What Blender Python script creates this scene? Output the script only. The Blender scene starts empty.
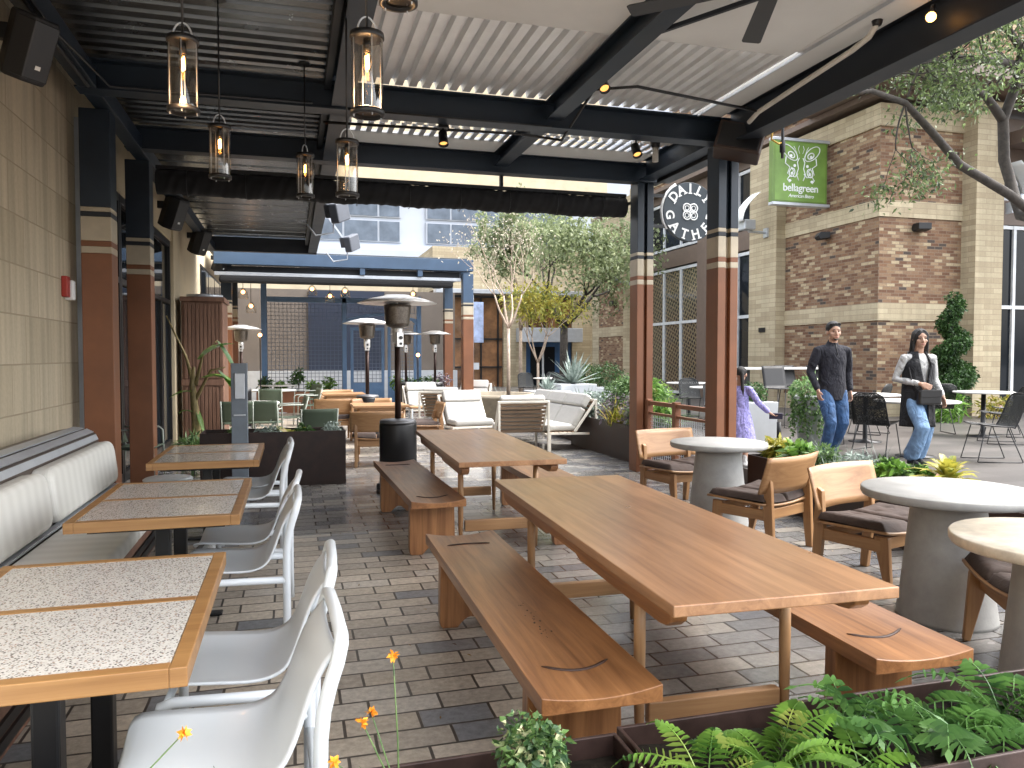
import bpy, bmesh, math, random
from mathutils import Vector, Matrix, noise
R = math.radians; PI = math.pi; rnd = random.Random(7)
sc = bpy.context.scene; C = sc.collection

# ------------------------------------------------------------------ world, light, camera
w = bpy.data.worlds.new('World'); sc.world = w; w.use_nodes = True
nt = w.node_tree; bg = nt.nodes['Background']
sky = nt.nodes.new('ShaderNodeTexSky'); sky.sky_type = 'NISHITA'; sky.sun_disc = False
SUN_EL, SUN_AZ = R(58), R(100)
sky.sun_elevation = SUN_EL; sky.sun_rotation = SUN_AZ; sky.dust_density = 4.0; sky.air_density = 1.0; sky.ozone_density = 0.6
hs = nt.nodes.new('ShaderNodeHueSaturation'); hs.inputs['Saturation'].default_value = 0.32
nt.links.new(sky.outputs[0], hs.inputs['Color']); nt.links.new(hs.outputs[0], bg.inputs[0]); bg.inputs[1].default_value = 0.15
sun = bpy.data.lights.new('sun', 'SUN'); sun.energy = .6; sun.angle = R(60); sun.color = (1, .96, .9)
so = bpy.data.objects.new('sun', sun); C.objects.link(so)
d = Vector((math.sin(SUN_AZ)*math.cos(SUN_EL), math.cos(SUN_AZ)*math.cos(SUN_EL), math.sin(SUN_EL)))
so.rotation_euler = d.to_track_quat('Z', 'Y').to_euler(); so.location = d*30
cam = bpy.data.cameras.new('camera'); co = bpy.data.objects.new('camera', cam); C.objects.link(co); sc.camera = co
cam.sensor_width = 36; cam.lens = 36*770/1024; cam.clip_start = .05; cam.clip_end = 800
co.location = (0, 0, 1.5); co.rotation_euler = (R(90-2.08), 0, R(-15.95))
sc.view_settings.view_transform = 'Standard'; sc.view_settings.look = 'None'; sc.view_settings.gamma = 1; sc.view_settings.use_curve_mapping = False
sc.view_settings.exposure = 2.5
sc.cycles.max_bounces = 8; sc.cycles.diffuse_bounces = 4; sc.cycles.glossy_bounces = 3; sc.cycles.transparent_max_bounces = 12
sc.cycles.caustics_reflective = False; sc.cycles.caustics_refractive = False

# ------------------------------------------------------------------ materials
def newmat(name):
    m = bpy.data.materials.new(name); m.use_nodes = True
    n = m.node_tree; return m, n, n.nodes['Principled BSDF']
def N(n, t, **kw):
    o = n.nodes.new(t)
    for k, v in kw.items():
        if k in o.inputs: o.inputs[k].default_value = v
        else: setattr(o, k, v)
    return o
def ramp(n, fac, stops, mode='LINEAR'):
    r = n.nodes.new('ShaderNodeValToRGB'); r.color_ramp.interpolation = mode
    e = r.color_ramp.elements
    while len(e) < len(stops): e.new(.5)
    for i, (p, c) in enumerate(stops): e[i].position = p; e[i].color = (c[0], c[1], c[2], 1)
    n.links.new(fac, r.inputs[0]); return r.outputs[0]
def bump(n, p, h, strength=.3, dist=.01):
    b = N(n, 'ShaderNodeBump', Strength=strength, Distance=dist); n.links.new(h, b.inputs['Height']); n.links.new(b.outputs[0], p.inputs['Normal'])
def plain(name, c, rough=.5, metal=0, var=.12, scale=6, bmp=0, bscale=60, spec=.5, coat=0, emit=0):
    m, n, p = newmat(name)
    tc = N(n, 'ShaderNodeTexCoord'); no = N(n, 'ShaderNodeTexNoise', Scale=scale, Detail=5.0, Roughness=.6); n.links.new(tc.outputs['Object'], no.inputs['Vector'])
    col = ramp(n, no.outputs[0], [(.3, [v*(1-var) for v in c]), (.7, [min(1, v*(1+var)) for v in c])])
    n.links.new(col, p.inputs['Base Color'])
    q2 = .02 if var < .05 else .2; rr = N(n, 'ShaderNodeMapRange', **{'To Min': max(.02, rough*(1-q2)), 'To Max': min(1, rough*(1+q2))}); n.links.new(no.outputs[0], rr.inputs[0]); n.links.new(rr.outputs[0], p.inputs['Roughness'])
    p.inputs['Metallic'].default_value = metal; p.inputs['Specular IOR Level'].default_value = spec; p.inputs['Coat Weight'].default_value = coat
    if bmp:
        b2 = N(n, 'ShaderNodeTexNoise', Scale=bscale, Detail=4.0); n.links.new(tc.outputs['Object'], b2.inputs['Vector']); bump(n, p, b2.outputs[0], bmp, .004)
    if emit: p.inputs['Emission Color'].default_value = (*c, 1); p.inputs['Emission Strength'].default_value = emit
    return m
def wood(name, c1, c2, axis='Y', rough=.36, plank=0, coat=.25):
    m, n, p = newmat(name)
    tc = N(n, 'ShaderNodeTexCoord'); mp = N(n, 'ShaderNodeMapping')
    s = {'X': (1.2, 22, 22), 'Y': (22, 1.2, 22), 'Z': (22, 22, 1.2)}[axis]; mp.inputs['Scale'].default_value = s
    n.links.new(tc.outputs['Object'], mp.inputs[0])
    a = N(n, 'ShaderNodeTexNoise', Scale=1.0, Detail=8.0, Roughness=.65, Distortion=.6); n.links.new(mp.outputs[0], a.inputs['Vector'])
    b = N(n, 'ShaderNodeTexNoise', Scale=2.2, Detail=3.0); n.links.new(tc.outputs['Object'], b.inputs['Vector'])
    mx = N(n, 'ShaderNodeMath', operation='ADD'); n.links.new(a.outputs[0], mx.inputs[0])
    m2 = N(n, 'ShaderNodeMath', operation='MULTIPLY'); m2.inputs[1].default_value = .35; n.links.new(b.outputs[0], m2.inputs[0]); n.links.new(m2.outputs[0], mx.inputs[1])
    fac = mx.outputs[0]
    if plank:   # a tone of its own for each glued board
        sx = N(n, 'ShaderNodeSeparateXYZ'); n.links.new(tc.outputs['Object'], sx.inputs[0])
        q = N(n, 'ShaderNodeMath', operation='DIVIDE'); q.inputs[1].default_value = plank; n.links.new(sx.outputs[{'X': 1, 'Y': 0, 'Z': 0}[axis]], q.inputs[0])
        fl = N(n, 'ShaderNodeMath', operation='FLOOR'); n.links.new(q.outputs[0], fl.inputs[0])
        wn = N(n, 'ShaderNodeTexWhiteNoise', noise_dimensions='1D'); n.links.new(fl.outputs[0], wn.inputs['W'])
        m3 = N(n, 'ShaderNodeMath', operation='MULTIPLY_ADD'); m3.inputs[1].default_value = .16; n.links.new(wn.outputs[0], m3.inputs[0]); n.links.new(fac, m3.inputs[2]); fac = m3.outputs[0]
    col = ramp(n, fac, [(.45, c1), (.7, [(x+y)/2 for x, y in zip(c1, c2)]), (.95, c2)])
    n.links.new(col, p.inputs['Base Color'])
    rr = N(n, 'ShaderNodeMapRange', **{'To Min': rough-.08, 'To Max': rough+.15}); n.links.new(b.outputs[0], rr.inputs[0]); n.links.new(rr.outputs[0], p.inputs['Roughness'])
    p.inputs['Coat Weight'].default_value = coat; p.inputs['Coat Roughness'].default_value = .25
    bump(n, p, a.outputs[0], .12, .003); return m
def bricks(name, stops, mortar, bw, bh, off=.5, rough=.75, msize=.008, wet=None, streak=0, bstr=.4, noisev=.25):
    m, n, p = newmat(name)
    tc = N(n, 'ShaderNodeTexCoord'); bt = N(n, 'ShaderNodeTexBrick', Scale=1.0)
    bt.offset = off; bt.offset_frequency = 2
    bt.inputs['Color1'].default_value = (0, 0, 0, 1); bt.inputs['Color2'].default_value = (1, 1, 1, 1)
    bt.inputs['Mortar Size'].default_value = msize; bt.inputs['Mortar Smooth'].default_value = .2
    bt.inputs['Brick Width'].default_value = bw; bt.inputs['Row Height'].default_value = bh; bt.inputs['Bias'].default_value = 0
    dn = N(n, 'ShaderNodeTexNoise', Scale=7.0, Detail=3.0); n.links.new(tc.outputs['UV'], dn.inputs['Vector'])
    dv = N(n, 'ShaderNodeVectorMath', operation='MULTIPLY_ADD'); dv.inputs[1].default_value = (.02, .012, 0) if 'brick' in name else (.006, .004, 0); n.links.new(dn.outputs['Color'], dv.inputs[0]); n.links.new(tc.outputs['UV'], dv.inputs[2]); n.links.new(dv.outputs[0], bt.inputs['Vector'])
    base = ramp(n, bt.outputs['Color'], stops, 'CONSTANT' if len(stops) > 3 else 'LINEAR')
    no = N(n, 'ShaderNodeTexNoise', Scale=28.0, Detail=8.0, Roughness=.7); n.links.new(tc.outputs['Object'], no.inputs['Vector'])
    nb = N(n, 'ShaderNodeTexNoise', Scale=.9, Detail=4.0); n.links.new(tc.outputs['Object'], nb.inputs['Vector'])
    mul = N(n, 'ShaderNodeMix', data_type='RGBA', blend_type='MULTIPLY'); mul.inputs[0].default_value = 1
    g = ramp(n, no.outputs[0], [(.3, [1-noisev]*3), (.7, [1+noisev*.5]*3)])
    n.links.new(base, mul.inputs[6]); n.links.new(g, mul.inputs[7]); out = mul.outputs[2]
    if streak:
        mp = N(n, 'ShaderNodeMapping'); mp.inputs['Scale'].default_value = (9, 9, .5); n.links.new(tc.outputs['Object'], mp.inputs[0])
        sn = N(n, 'ShaderNodeTexNoise', Scale=1.0, Detail=4.0); n.links.new(mp.outputs[0], sn.inputs['Vector'])
        sg = ramp(n, sn.outputs[0], [(.35, [1-streak]*3), (.6, [1]*3)])
        m4 = N(n, 'ShaderNodeMix', data_type='RGBA', blend_type='MULTIPLY'); m4.inputs[0].default_value = 1
        n.links.new(out, m4.inputs[6]); n.links.new(sg, m4.inputs[7]); out = m4.outputs[2]
    mm = N(n, 'ShaderNodeMix', data_type='RGBA'); n.links.new(bt.outputs['Fac'], mm.inputs[0]); n.links.new(out, mm.inputs[6]); mm.inputs[7].default_value = (*mortar, 1)
    n.links.new(mm.outputs[2], p.inputs['Base Color'])
    p.inputs['Roughness'].default_value = rough
    inv = N(n, 'ShaderNodeMath', operation='MULTIPLY_ADD'); inv.inputs[1].default_value = -1.0; n.links.new(bt.outputs['Fac'], inv.inputs[0])
    s2 = N(n, 'ShaderNodeMath', operation='MULTIPLY_ADD'); s2.inputs[1].default_value = .35; s2.inputs[2].default_value = 1; n.links.new(no.outputs[0], s2.inputs[0]); n.links.new(s2.outputs[0], inv.inputs[2])
    bump(n, p, inv.outputs[0], bstr, .006)
    return m, n, p, dict(tc=tc, out=out, mm=mm, nb=nb, bt=bt, no=no)
def glass_pane(name, c=(.010, .013, .017), rough=.04):
    return plain(name, c, rough, 0, .3, 1.2, spec=.16, coat=0)
def clear_glass(name, tint=(1, 1, 1), refl=.12):
    m, n, p = newmat(name); n.nodes.remove(p); o = n.nodes['Material Output']
    t = N(n, 'ShaderNodeBsdfTransparent'); t.inputs[0].default_value = (*tint, 1); g = N(n, 'ShaderNodeBsdfGlossy', Roughness=.05)
    lw = N(n, 'ShaderNodeLayerWeight', Blend=.25); mr = N(n, 'ShaderNodeMapRange', **{'To Min': refl*.5, 'To Max': .7}); n.links.new(lw.outputs['Facing'], mr.inputs[0])
    mx = N(n, 'ShaderNodeMixShader'); n.links.new(mr.outputs[0], mx.inputs[0]); n.links.new(t.outputs[0], mx.inputs[1]); n.links.new(g.outputs[0], mx.inputs[2]); n.links.new(mx.outputs[0], o.inputs[0]); return m
def leafm(name, c1, c2, trans=.35, rough=.45, scale=30, c3=None):
    m, n, p = newmat(name); o = n.nodes['Material Output']
    tc = N(n, 'ShaderNodeTexCoord'); v = N(n, 'ShaderNodeTexVoronoi', Scale=scale); n.links.new(tc.outputs['Object'], v.inputs['Vector'])
    st = [(.15, c1), (.75, c2)] + ([(.95, c3)] if c3 else [])
    col = ramp(n, v.outputs['Color'], st)
    n.links.new(col, p.inputs['Base Color']); p.inputs['Roughness'].default_value = rough
    t = N(n, 'ShaderNodeBsdfTranslucent'); n.links.new(col, t.inputs[0])
    mx = N(n, 'ShaderNodeMixShader'); mx.inputs[0].default_value = trans
    n.links.new(p.outputs[0], mx.inputs[1]); n.links.new(t.outputs[0], mx.inputs[2]); n.links.new(mx.outputs[0], o.inputs[0]); return m

M = {}
TK1, TK2 = (.16, .062, .020), (.46, .215, .082)
for ax in 'XYZ':
    M['teak'+ax] = wood('teak_'+ax, TK1, TK2, ax, coat=.5)
    M['oak'+ax] = wood('oak_'+ax, (.25, .125, .052), (.44, .255, .118), ax, .42, 0, .15)
M['edgewood'] = wood('golden_edge_wood', (.24, .115, .038), (.42, .235, .088), 'X', .38)
M['top'] = wood('tabletop_teak', (.20, .088, .036), (.48, .255, .122), 'Y', .28, .12, .7)
M['slat'] = wood('weathered_slats', (.14, .085, .05), (.36, .25, .16), 'X', .6, 0, 0)
M['cabinet'] = wood('cabinet_wood', (.11, .055, .035), (.24, .13, .085), 'Z', .55, 0, 0)
M['navy'] = plain('navy_steel_paint', (.008, .017, .030), .45, 0, .2, 3)
M['navyd'] = plain('dark_navy_paint', (.007, .011, .018), .5, 0, .2, 3)
M['blue'] = plain('blue_steel_paint', (.045, .082, .14), .42, 0, .12, 3)
M['rust'] = plain('terracotta_paint', (.20, .078, .034), .5, 0, .15, 2.5)
M['ivory'] = plain('ivory_paint', (.46, .40, .30), .5)
M['black'] = plain('black_metal', (.006, .006, .007), .42)
M['fabricblk'] = plain('black_fabric', (.008, .008, .009), .9, 0, .4, 30, .4, 120)
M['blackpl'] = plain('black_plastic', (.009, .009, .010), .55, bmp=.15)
M['white'] = plain('white_powder_coat', (.66, .70, .73), .33, 0, .01, 4, coat=.1)
M['whitetop'] = plain('white_tabletop', (.62, .61, .58), .35, 0, .04)
M['cream_metal'] = plain('cream_metal', (.70, .66, .58), .4)
M['steel'] = plain('brushed_steel', (.80, .79, .77), .38, .6, .1, 8)
M['alu'] = plain('grey_metal', (.50, .53, .57), .35, .35, .1, 5)
M['greypost'] = plain('grey_paint', (.16, .19, .225), .4)
M['concrete'] = plain('concrete', (.31, .31, .30), .55, 0, .14, 9, .2, 80)
M['corten'] = plain('dark_brown_steel', (.026, .013, .010), .5, .2, .45, 7, .15, 40)
M['corten2'] = plain('planter_steel', (.045, .026, .022), .42, .3, .35, 9, .15, 60)
M['soil'] = plain('soil', (.010, .008, .006), 1, 0, .6, 30, 1, 60, spec=.1)
M['brownfab'] = plain('brown_fabric', (.050, .033, .027), .9, 0, .18, 12, .3, 200)
M['canvas'] = plain('offwhite_canvas', (.42, .41, .385), .9, 0, .05, 4, .2, 160)
M['taupe'] = plain('taupe_cladding', (.13, .108, .09), .7, 0, .12, 2)
M['darkblue'] = plain('blue_cladding', (.010, .018, .040), .6)
M['beige'] = plain('beige_stucco', (.50, .42, .29), .8, 0, .12, 1.5, .2, 30)
M['whitewall'] = plain('white_cladding', (.38, .415, .47), .5, 0, .05, 1)
M['glass'] = glass_pane('window_glass')
M['glassblue'] = glass_pane('pale_window_glass', (.11, .135, .17), .1)
M['mull'] = plain('white_mullion', (.68, .70, .72), .4)
M['taupeband'] = plain('taupe_band', (.16, .115, .09), .55)
M['soffit'] = plain('soffit_panel', (.61, .60, .575), .6, 0, .06, 1.5)
M['deck'] = plain('white_roof_deck', (.79, .79, .78), .33, .25, .08, 3)
M['darkdeck'] = plain('dark_roof_deck', (.085, .095, .105), .26, .6, .2, 3)
M['pvc'] = plain('pvc_pipe', (.62, .60, .55), .4)
M['alu2'] = plain('dull_metal_rim', (.16, .16, .165), .4, .5)
M['bluebright'] = plain('brightened_blue_paint', (.10, .19, .34), .45)  # blue paint lightened to make up for the shade under the roof
M['wire'] = plain('wire_grid_paint', (.10, .12, .155), .5)
M['red'] = plain('red_plastic', (.35, .03, .02), .4)
M['whiteplanter'] = plain('white_planter', (.46, .48, .50), .5, 0, .05, 6)
M['bark'] = plain('bark', (.055, .047, .040), .9, 0, .5, 14, 1, 30)
M['barkpale'] = plain('pale_bark', (.46, .36, .28), .85, 0, .3, 12, .6, 40)
M['greenmesh'] = plain('green_mesh', (.060, .085, .055), .6)
M['darkmesh'] = plain('dark_weave', (.012, .014, .014), .6, 0, .2, 40)
m = M['darkmesh']; n = m.node_tree; p = n.nodes['Principled BSDF']; tc = N(n, 'ShaderNodeTexCoord'); vo = N(n, 'ShaderNodeTexVoronoi', Scale=120.0, feature='DISTANCE_TO_EDGE'); n.links.new(tc.outputs['Object'], vo.inputs['Vector'])
al = ramp(n, vo.outputs['Distance'], [(.16, (1, 1, 1)), (.22, (0, 0, 0))]); n.links.new(al, p.inputs['Alpha'])
M['signgreen'] = plain('sign_green', (.13, .22, .045), .4, 0, .25, 1.6)
M['signdark'] = plain('sign_slate', (.026, .038, .050), .5)
M['signwhite'] = plain('sign_white', (.82, .84, .84), .5, 0, .02)
M['skin'] = plain('skin', (.46, .27, .185), .5, 0, .06, 20)
M['hair'] = plain('black_hair', (.010, .008, .007), .62, 0, .4, 60)
M['sweater'] = plain('charcoal_knit', (.014, .014, .021), .95, 0, .25, 40, .5, 150)
M['jeans'] = plain('blue_denim', (.040, .095, .21), .85, 0, .35, 9, .3, 150)
M['paledenim'] = plain('pale_denim', (.17, .28, .44), .85, 0, .22, 9, .3, 150)
M['whiteknit'] = plain('white_knit', (.48, .475, .46), .9, 0, .06, 30, .3, 90)
M['blackcloth'] = plain('black_cloth', (.010, .010, .012), .8)
M['leather'] = plain('black_leather', (.012, .011, .011), .35)
M['lilac'] = plain('lilac_print', (.30, .28, .58), .85, 0, .5, 38)
def folds(mn, sc_, st, dist=.03, stretch=(1, 1, .55)):
    n = M[mn].node_tree; p = n.nodes['Principled BSDF']; tc = N(n, 'ShaderNodeTexCoord'); mp = N(n, 'ShaderNodeMapping'); mp.inputs['Scale'].default_value = stretch; mp.inputs['Rotation'].default_value = (R(20), R(35), 0); n.links.new(tc.outputs['Object'], mp.inputs[0])
    a = N(n, 'ShaderNodeTexNoise', Scale=sc_, Detail=3.0, Roughness=.5, Distortion=1.2); n.links.new(mp.outputs[0], a.inputs['Vector']); bump(n, p, a.outputs[0], st, dist)
for q in ('sweater', 'jeans', 'paledenim', 'whiteknit', 'blackcloth', 'lilac'): folds(q, 9, 1.0, .05)
folds('hair', 60, .8, .01, (1, 1, .12)); folds('canvas', 7, .35, .02, (1, 1, 1)); folds('brownfab', 9, .4, .02, (1, 1, 1))
M['lip'] = plain('lips', (.38, .13, .11), .5)
M['eye'] = plain('eyes', (.02, .014, .012), .2)
M['phone'] = plain('phone_case', (.035, .03, .06), .3)
M['lantern'] = clear_glass('lantern_glass', (.95, .92, .87), .09)
M['filament'] = plain('warm_filament', (1, .42, .09), .5, emit=10)
M['lamp'] = plain('warm_lamp', (1, .45, .12), .5, emit=2.0)
M['orangecup'] = plain('spot_inside', (.9, .40, .10), .4, emit=.35)
M['plank'] = plain('dark_storefront', (.30, .15, .07), .35, 0, .5, .8)
M['litroom'] = plain('storefront_interior', (.22, .105, .045), .25, 0, .8, 1.1, coat=.5)
M['door_blue'] = plain('blue_portal', (.03, .10, .24), .35, 0, .3, 1)
M['pattern'] = None
M['travertine'] = plain('travertine', (.58, .52, .42), .35, 0, .22, 14, .15, 40, coat=.2)
M['yellowf'] = plain('orange_petals', (.85, .36, .03), .6, 0, .2, 60)
M['orangewall'] = plain('ochre_wall', (.5, .3, .12), .7)
M['mulch'] = M['soil']
G = lambda *a, **k: leafm(*a, **k)
M['oakleaf'] = G('oak_leaf', (.035, .055, .022), (.17, .24, .085), .45, .4, 14, (.34, .42, .2))
M['treeleaf'] = G('tree_leaf', (.12, .155, .07), (.34, .40, .21), .5, .5, 5, (.55, .58, .38))
M['yellowleaf'] = G('yellow_leaf', (.22, .27, .06), (.58, .50, .10), .4, .5, 6)
M['fern'] = G('fern_leaf', (.05, .13, .022), (.22, .40, .07), .4, .42, 12, (.40, .42, .12))
M['darkfern'] = G('dark_fern_leaf', (.045, .12, .035), (.14, .29, .075), .3, .42, 14)
M['varleaf'] = G('variegated_leaf', (.03, .08, .03), (.12, .22, .06), .2, .45, 45, (.7, .68, .42))
M['grass'] = G('grass_leaf', (.05, .11, .035), (.16, .26, .09), .3, .5, 20)
M['silver'] = G('silver_leaf', (.16, .21, .18), (.34, .40, .36), .2, .6, 20)
M['purple'] = G('purple_leaf', (.12, .09, .12), (.34, .28, .33), .25, .6, 25, (.2, .3, .12))
M['bush'] = G('bush_leaf', (.014, .040, .010), (.065, .14, .033), .25, .5, 18)
M['banana'] = G('banana_leaf', (.04, .12, .02), (.17, .30, .05), .4, .4, 5)
M['golden'] = G('golden_leaf', (.16, .20, .03), (.48, .42, .07), .35, .35, 16, (.5, .28, .22))
M['whitebloom'] = G('pale_leaf', (.42, .36, .28), (.66, .60, .48), .35, .7, 9)
M['dryleaf'] = G('dry_leaf', (.12, .06, .02), (.34, .22, .08), .1, .7, 9)
M['vine'] = G('vine_leaf', (.06, .14, .04), (.22, .36, .12), .3, .5, 25, (.7, .72, .55))

def translucent(mn, f):     # thin light sheet, translucency added to brighten the terrace below
    n = M[mn].node_tree; p = n.nodes['Principled BSDF']; o = n.nodes['Material Output']; t = N(n, 'ShaderNodeBsdfTranslucent'); n.links.new(p.inputs['Base Color'].links[0].from_socket, t.inputs[0])
    mx = N(n, 'ShaderNodeMixShader'); mx.inputs[0].default_value = f; n.links.new(p.outputs[0], mx.inputs[1]); n.links.new(t.outputs[0], mx.inputs[2]); n.links.new(mx.outputs[0], o.inputs[0])
translucent('deck', .09); translucent('soffit', .18)
# terrazzo
m, n, p = newmat('terrazzo'); tc = N(n, 'ShaderNodeTexCoord')
mp = N(n, 'ShaderNodeMapping'); mp.inputs['Scale'].default_value = (1, 1, 1); n.links.new(tc.outputs['Object'], mp.inputs[0])
v = N(n, 'ShaderNodeTexVoronoi', Scale=165.0, Randomness=1.0); n.links.new(mp.outputs[0], v.inputs['Vector'])
c1 = ramp(n, v.outputs['Color'], [(0, (.52, .50, .46)), (.30, (.68, .66, .62)), (.46, (.17, .15, .145)), (.56, (.38, .27, .21)), (.63, (.30, .28, .26)), (.72, (.60, .57, .52)), (.86, (.045, .042, .04))], 'CONSTANT')
dm = ramp(n, v.outputs['Distance'], [(.46, (1, 1, 1)), (.54, (0, 0, 0))])
mx = N(n, 'ShaderNodeMix', data_type='RGBA'); n.links.new(dm, mx.inputs[0]); mx.inputs[6].default_value = (.64, .62, .58, 1); n.links.new(c1, mx.inputs[7]); n.links.new(mx.outputs[2], p.inputs['Base Color'])
p.inputs['Roughness'].default_value = .22; p.inputs['Coat Weight'].default_value = .3; M['terrazzo'] = m
# ribbed banquette cushion
m, n, p = newmat('ribbed_cushion'); tc = N(n, 'ShaderNodeTexCoord'); wv = N(n, 'ShaderNodeTexWave', Scale=2.4, Distortion=.15, Detail=1.0); wv.bands_direction = 'Y'
n.links.new(tc.outputs['Object'], wv.inputs['Vector']); no = N(n, 'ShaderNodeTexNoise', Scale=160.0, Detail=3.0); n.links.new(tc.outputs['Object'], no.inputs['Vector'])
cc = ramp(n, wv.outputs['Fac'], [(0, (.66, .655, .61)), (1, (.72, .715, .67))]); n.links.new(cc, p.inputs['Base Color']); p.inputs['Roughness'].default_value = .9
ad = N(n, 'ShaderNodeMath', operation='MULTIPLY_ADD'); ad.inputs[1].default_value = .25; n.links.new(no.outputs[0], ad.inputs[0]); n.links.new(wv.outputs['Fac'], ad.inputs[2]); bump(n, p, ad.outputs[0], .08, .006); M['ribbed'] = m
# lattice pattern behind far glass (a patterned screen inside the windows)
m, n, p = newmat('lattice_screen'); tc = N(n, 'ShaderNodeTexCoord'); mp = N(n, 'ShaderNodeMapping'); mp.inputs['Scale'].default_value = (7, 7, 7); mp.inputs['Rotation'].default_value = (0, 0, R(45)); n.links.new(tc.outputs['UV'], mp.inputs[0])
v = N(n, 'ShaderNodeTexBrick', Scale=1.0); v.offset = .5; v.inputs['Brick Width'].default_value = 1; v.inputs['Row Height'].default_value = 1; v.inputs['Mortar Size'].default_value = .16; v.inputs['Color1'].default_value = (.035, .035, .038, 1); v.inputs['Color2'].default_value = (.05, .048, .045, 1); v.inputs['Mortar'].default_value = (.26, .21, .13, 1)
n.links.new(mp.outputs[0], v.inputs['Vector']); n.links.new(v.outputs[0], p.inputs['Base Color']); p.inputs['Roughness'].default_value = .12; p.inputs['Coat Weight'].default_value = .5; M['lattice'] = m

# walls
M['stone_left'] = bricks('left_limestone', [(.0, (.48, .41, .29)), (1, (.60, .52, .38))], (.36, .30, .21), .62, .36, .5, .8, .006, streak=.25, noisev=.1)[0]
M['stone'] = bricks('limestone', [(.0, (.40, .325, .21)), (1, (.53, .45, .30))], (.30, .24, .16), .62, .115, .4, .8, .006, noisev=.12, streak=.12)[0]
M['brick'] = bricks('mixed_brick', [(0, (.150, .074, .040)), (.13, (.215, .115, .062)), (.27, (.175, .095, .054)), (.40, (.265, .165, .092)), (.54, (.44, .345, .215)), (.66, (.215, .120, .068)), (.76, (.34, .235, .140)), (.86, (.24, .145, .085)), (.96, (.07, .052, .042))], (.22, .165, .115), .21, .070, .5, .85, .006, noisev=.3, bstr=.6)[0]
M['taupe_sid'] = bricks('taupe_siding', [(0, (.19, .155, .125)), (1, (.23, .19, .155))], (.17, .14, .115), .6, .3, .5, .7, .01)[0]
# paving: tan pavers giving way to grey ones, dark with wet and painted shade
def paving(name, tan_only=False, plaza=False):
    m, n, p, k = bricks(name, [(0, (.42, .365, .295)), (.30, (.51, .445, .365)), (.55, (.37, .325, .27)), (.72, (.46, .42, .365)), (.83, (.20, .205, .215))], (.055, .045, .038), .305, .152, .37, .5, .007, noisev=.38, bstr=.55)
    tc, bt, mm, nb = k['tc'], k['bt'], k['mm'], k['nb']
    dark = ramp(n, bt.outputs['Color'], [(0, (.19, .187, .182)), (.3, (.27, .257, .24)), (.5, (.155, .157, .165)), (.7, (.23, .222, .212)), (.85, (.32, .295, .26))], 'CONSTANT')
    g = ramp(n, k['no'].outputs[0], [(.3, (.7, .7, .7)), (.7, (1.15, 1.15, 1.15))]); dm = N(n, 'ShaderNodeMix', data_type='RGBA', blend_type='MULTIPLY'); dm.inputs[0].default_value = 1; n.links.new(dark, dm.inputs[6]); n.links.new(g, dm.inputs[7])
    sx = N(n, 'ShaderNodeSeparateXYZ'); n.links.new(tc.outputs['Object'], sx.inputs[0])
    def band(out, a, b, soft):
        r1 = N(n, 'ShaderNodeMapRange', **{'From Min': a-soft, 'From Max': a+soft}); n.links.new(out, r1.inputs[0])
        if b is None: return r1.outputs[0]
        r2 = N(n, 'ShaderNodeMapRange', **{'From Min': b-soft, 'From Max': b+soft, 'To Min': 1, 'To Max': 0}); n.links.new(out, r2.inputs[0])
        q = N(n, 'ShaderNodeMath', operation='MULTIPLY'); n.links.new(r1.outputs[0], q.inputs[0]); n.links.new(r2.outputs[0], q.inputs[1]); return q.outputs[0]
    by = band(sx.outputs[1], 6.62, 11.6, .02)
    bx = band(sx.outputs[0], 1.25, None, .55)  # right side under the tables: wet grey, with their shade painted in
    mxm = N(n, 'ShaderNodeMath', operation='MAXIMUM'); n.links.new(by, mxm.inputs[0]); n.links.new(bx, mxm.inputs[1])
    selF = mxm.outputs[0]
    mix = N(n, 'ShaderNodeMix', data_type='RGBA'); n.links.new(selF, mix.inputs[0]); n.links.new(k['out'], mix.inputs[6]); n.links.new(dm.outputs[2], mix.inputs[7]); n.links.new(mix.outputs[2], mm.inputs[6])
    # wetness: the grey pavers are wet, with puddly patches
    wn = ramp(n, nb.outputs[0], [(.42, (0, 0, 0)), (.6, (1, 1, 1))])
    wm = N(n, 'ShaderNodeMath', operation='MULTIPLY'); n.links.new(wn, wm.inputs[0]); n.links.new(selF, wm.inputs[1])
    rg = N(n, 'ShaderNodeMapRange', **{'To Min': .42, 'To Max': .12}); n.links.new(wm.outputs[0], rg.inputs[0])
    dr = N(n, 'ShaderNodeMath', operation='MULTIPLY_ADD'); dr.inputs[1].default_value = -.13; n.links.new(selF, dr.inputs[0]); n.links.new(rg.outputs[0], dr.inputs[2]); n.links.new(dr.outputs[0], p.inputs['Roughness'])
    return m
M['paving'] = paving('patio_pavers')
M['plaza'] = bricks('plaza_pavers', [(0, (.082, .074, .068)), (.5, (.115, .105, .098)), (1, (.07, .066, .062))], (.09, .08, .075), .6, .3, .5, .45, .006, noisev=.25, bstr=.2)[0]

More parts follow.
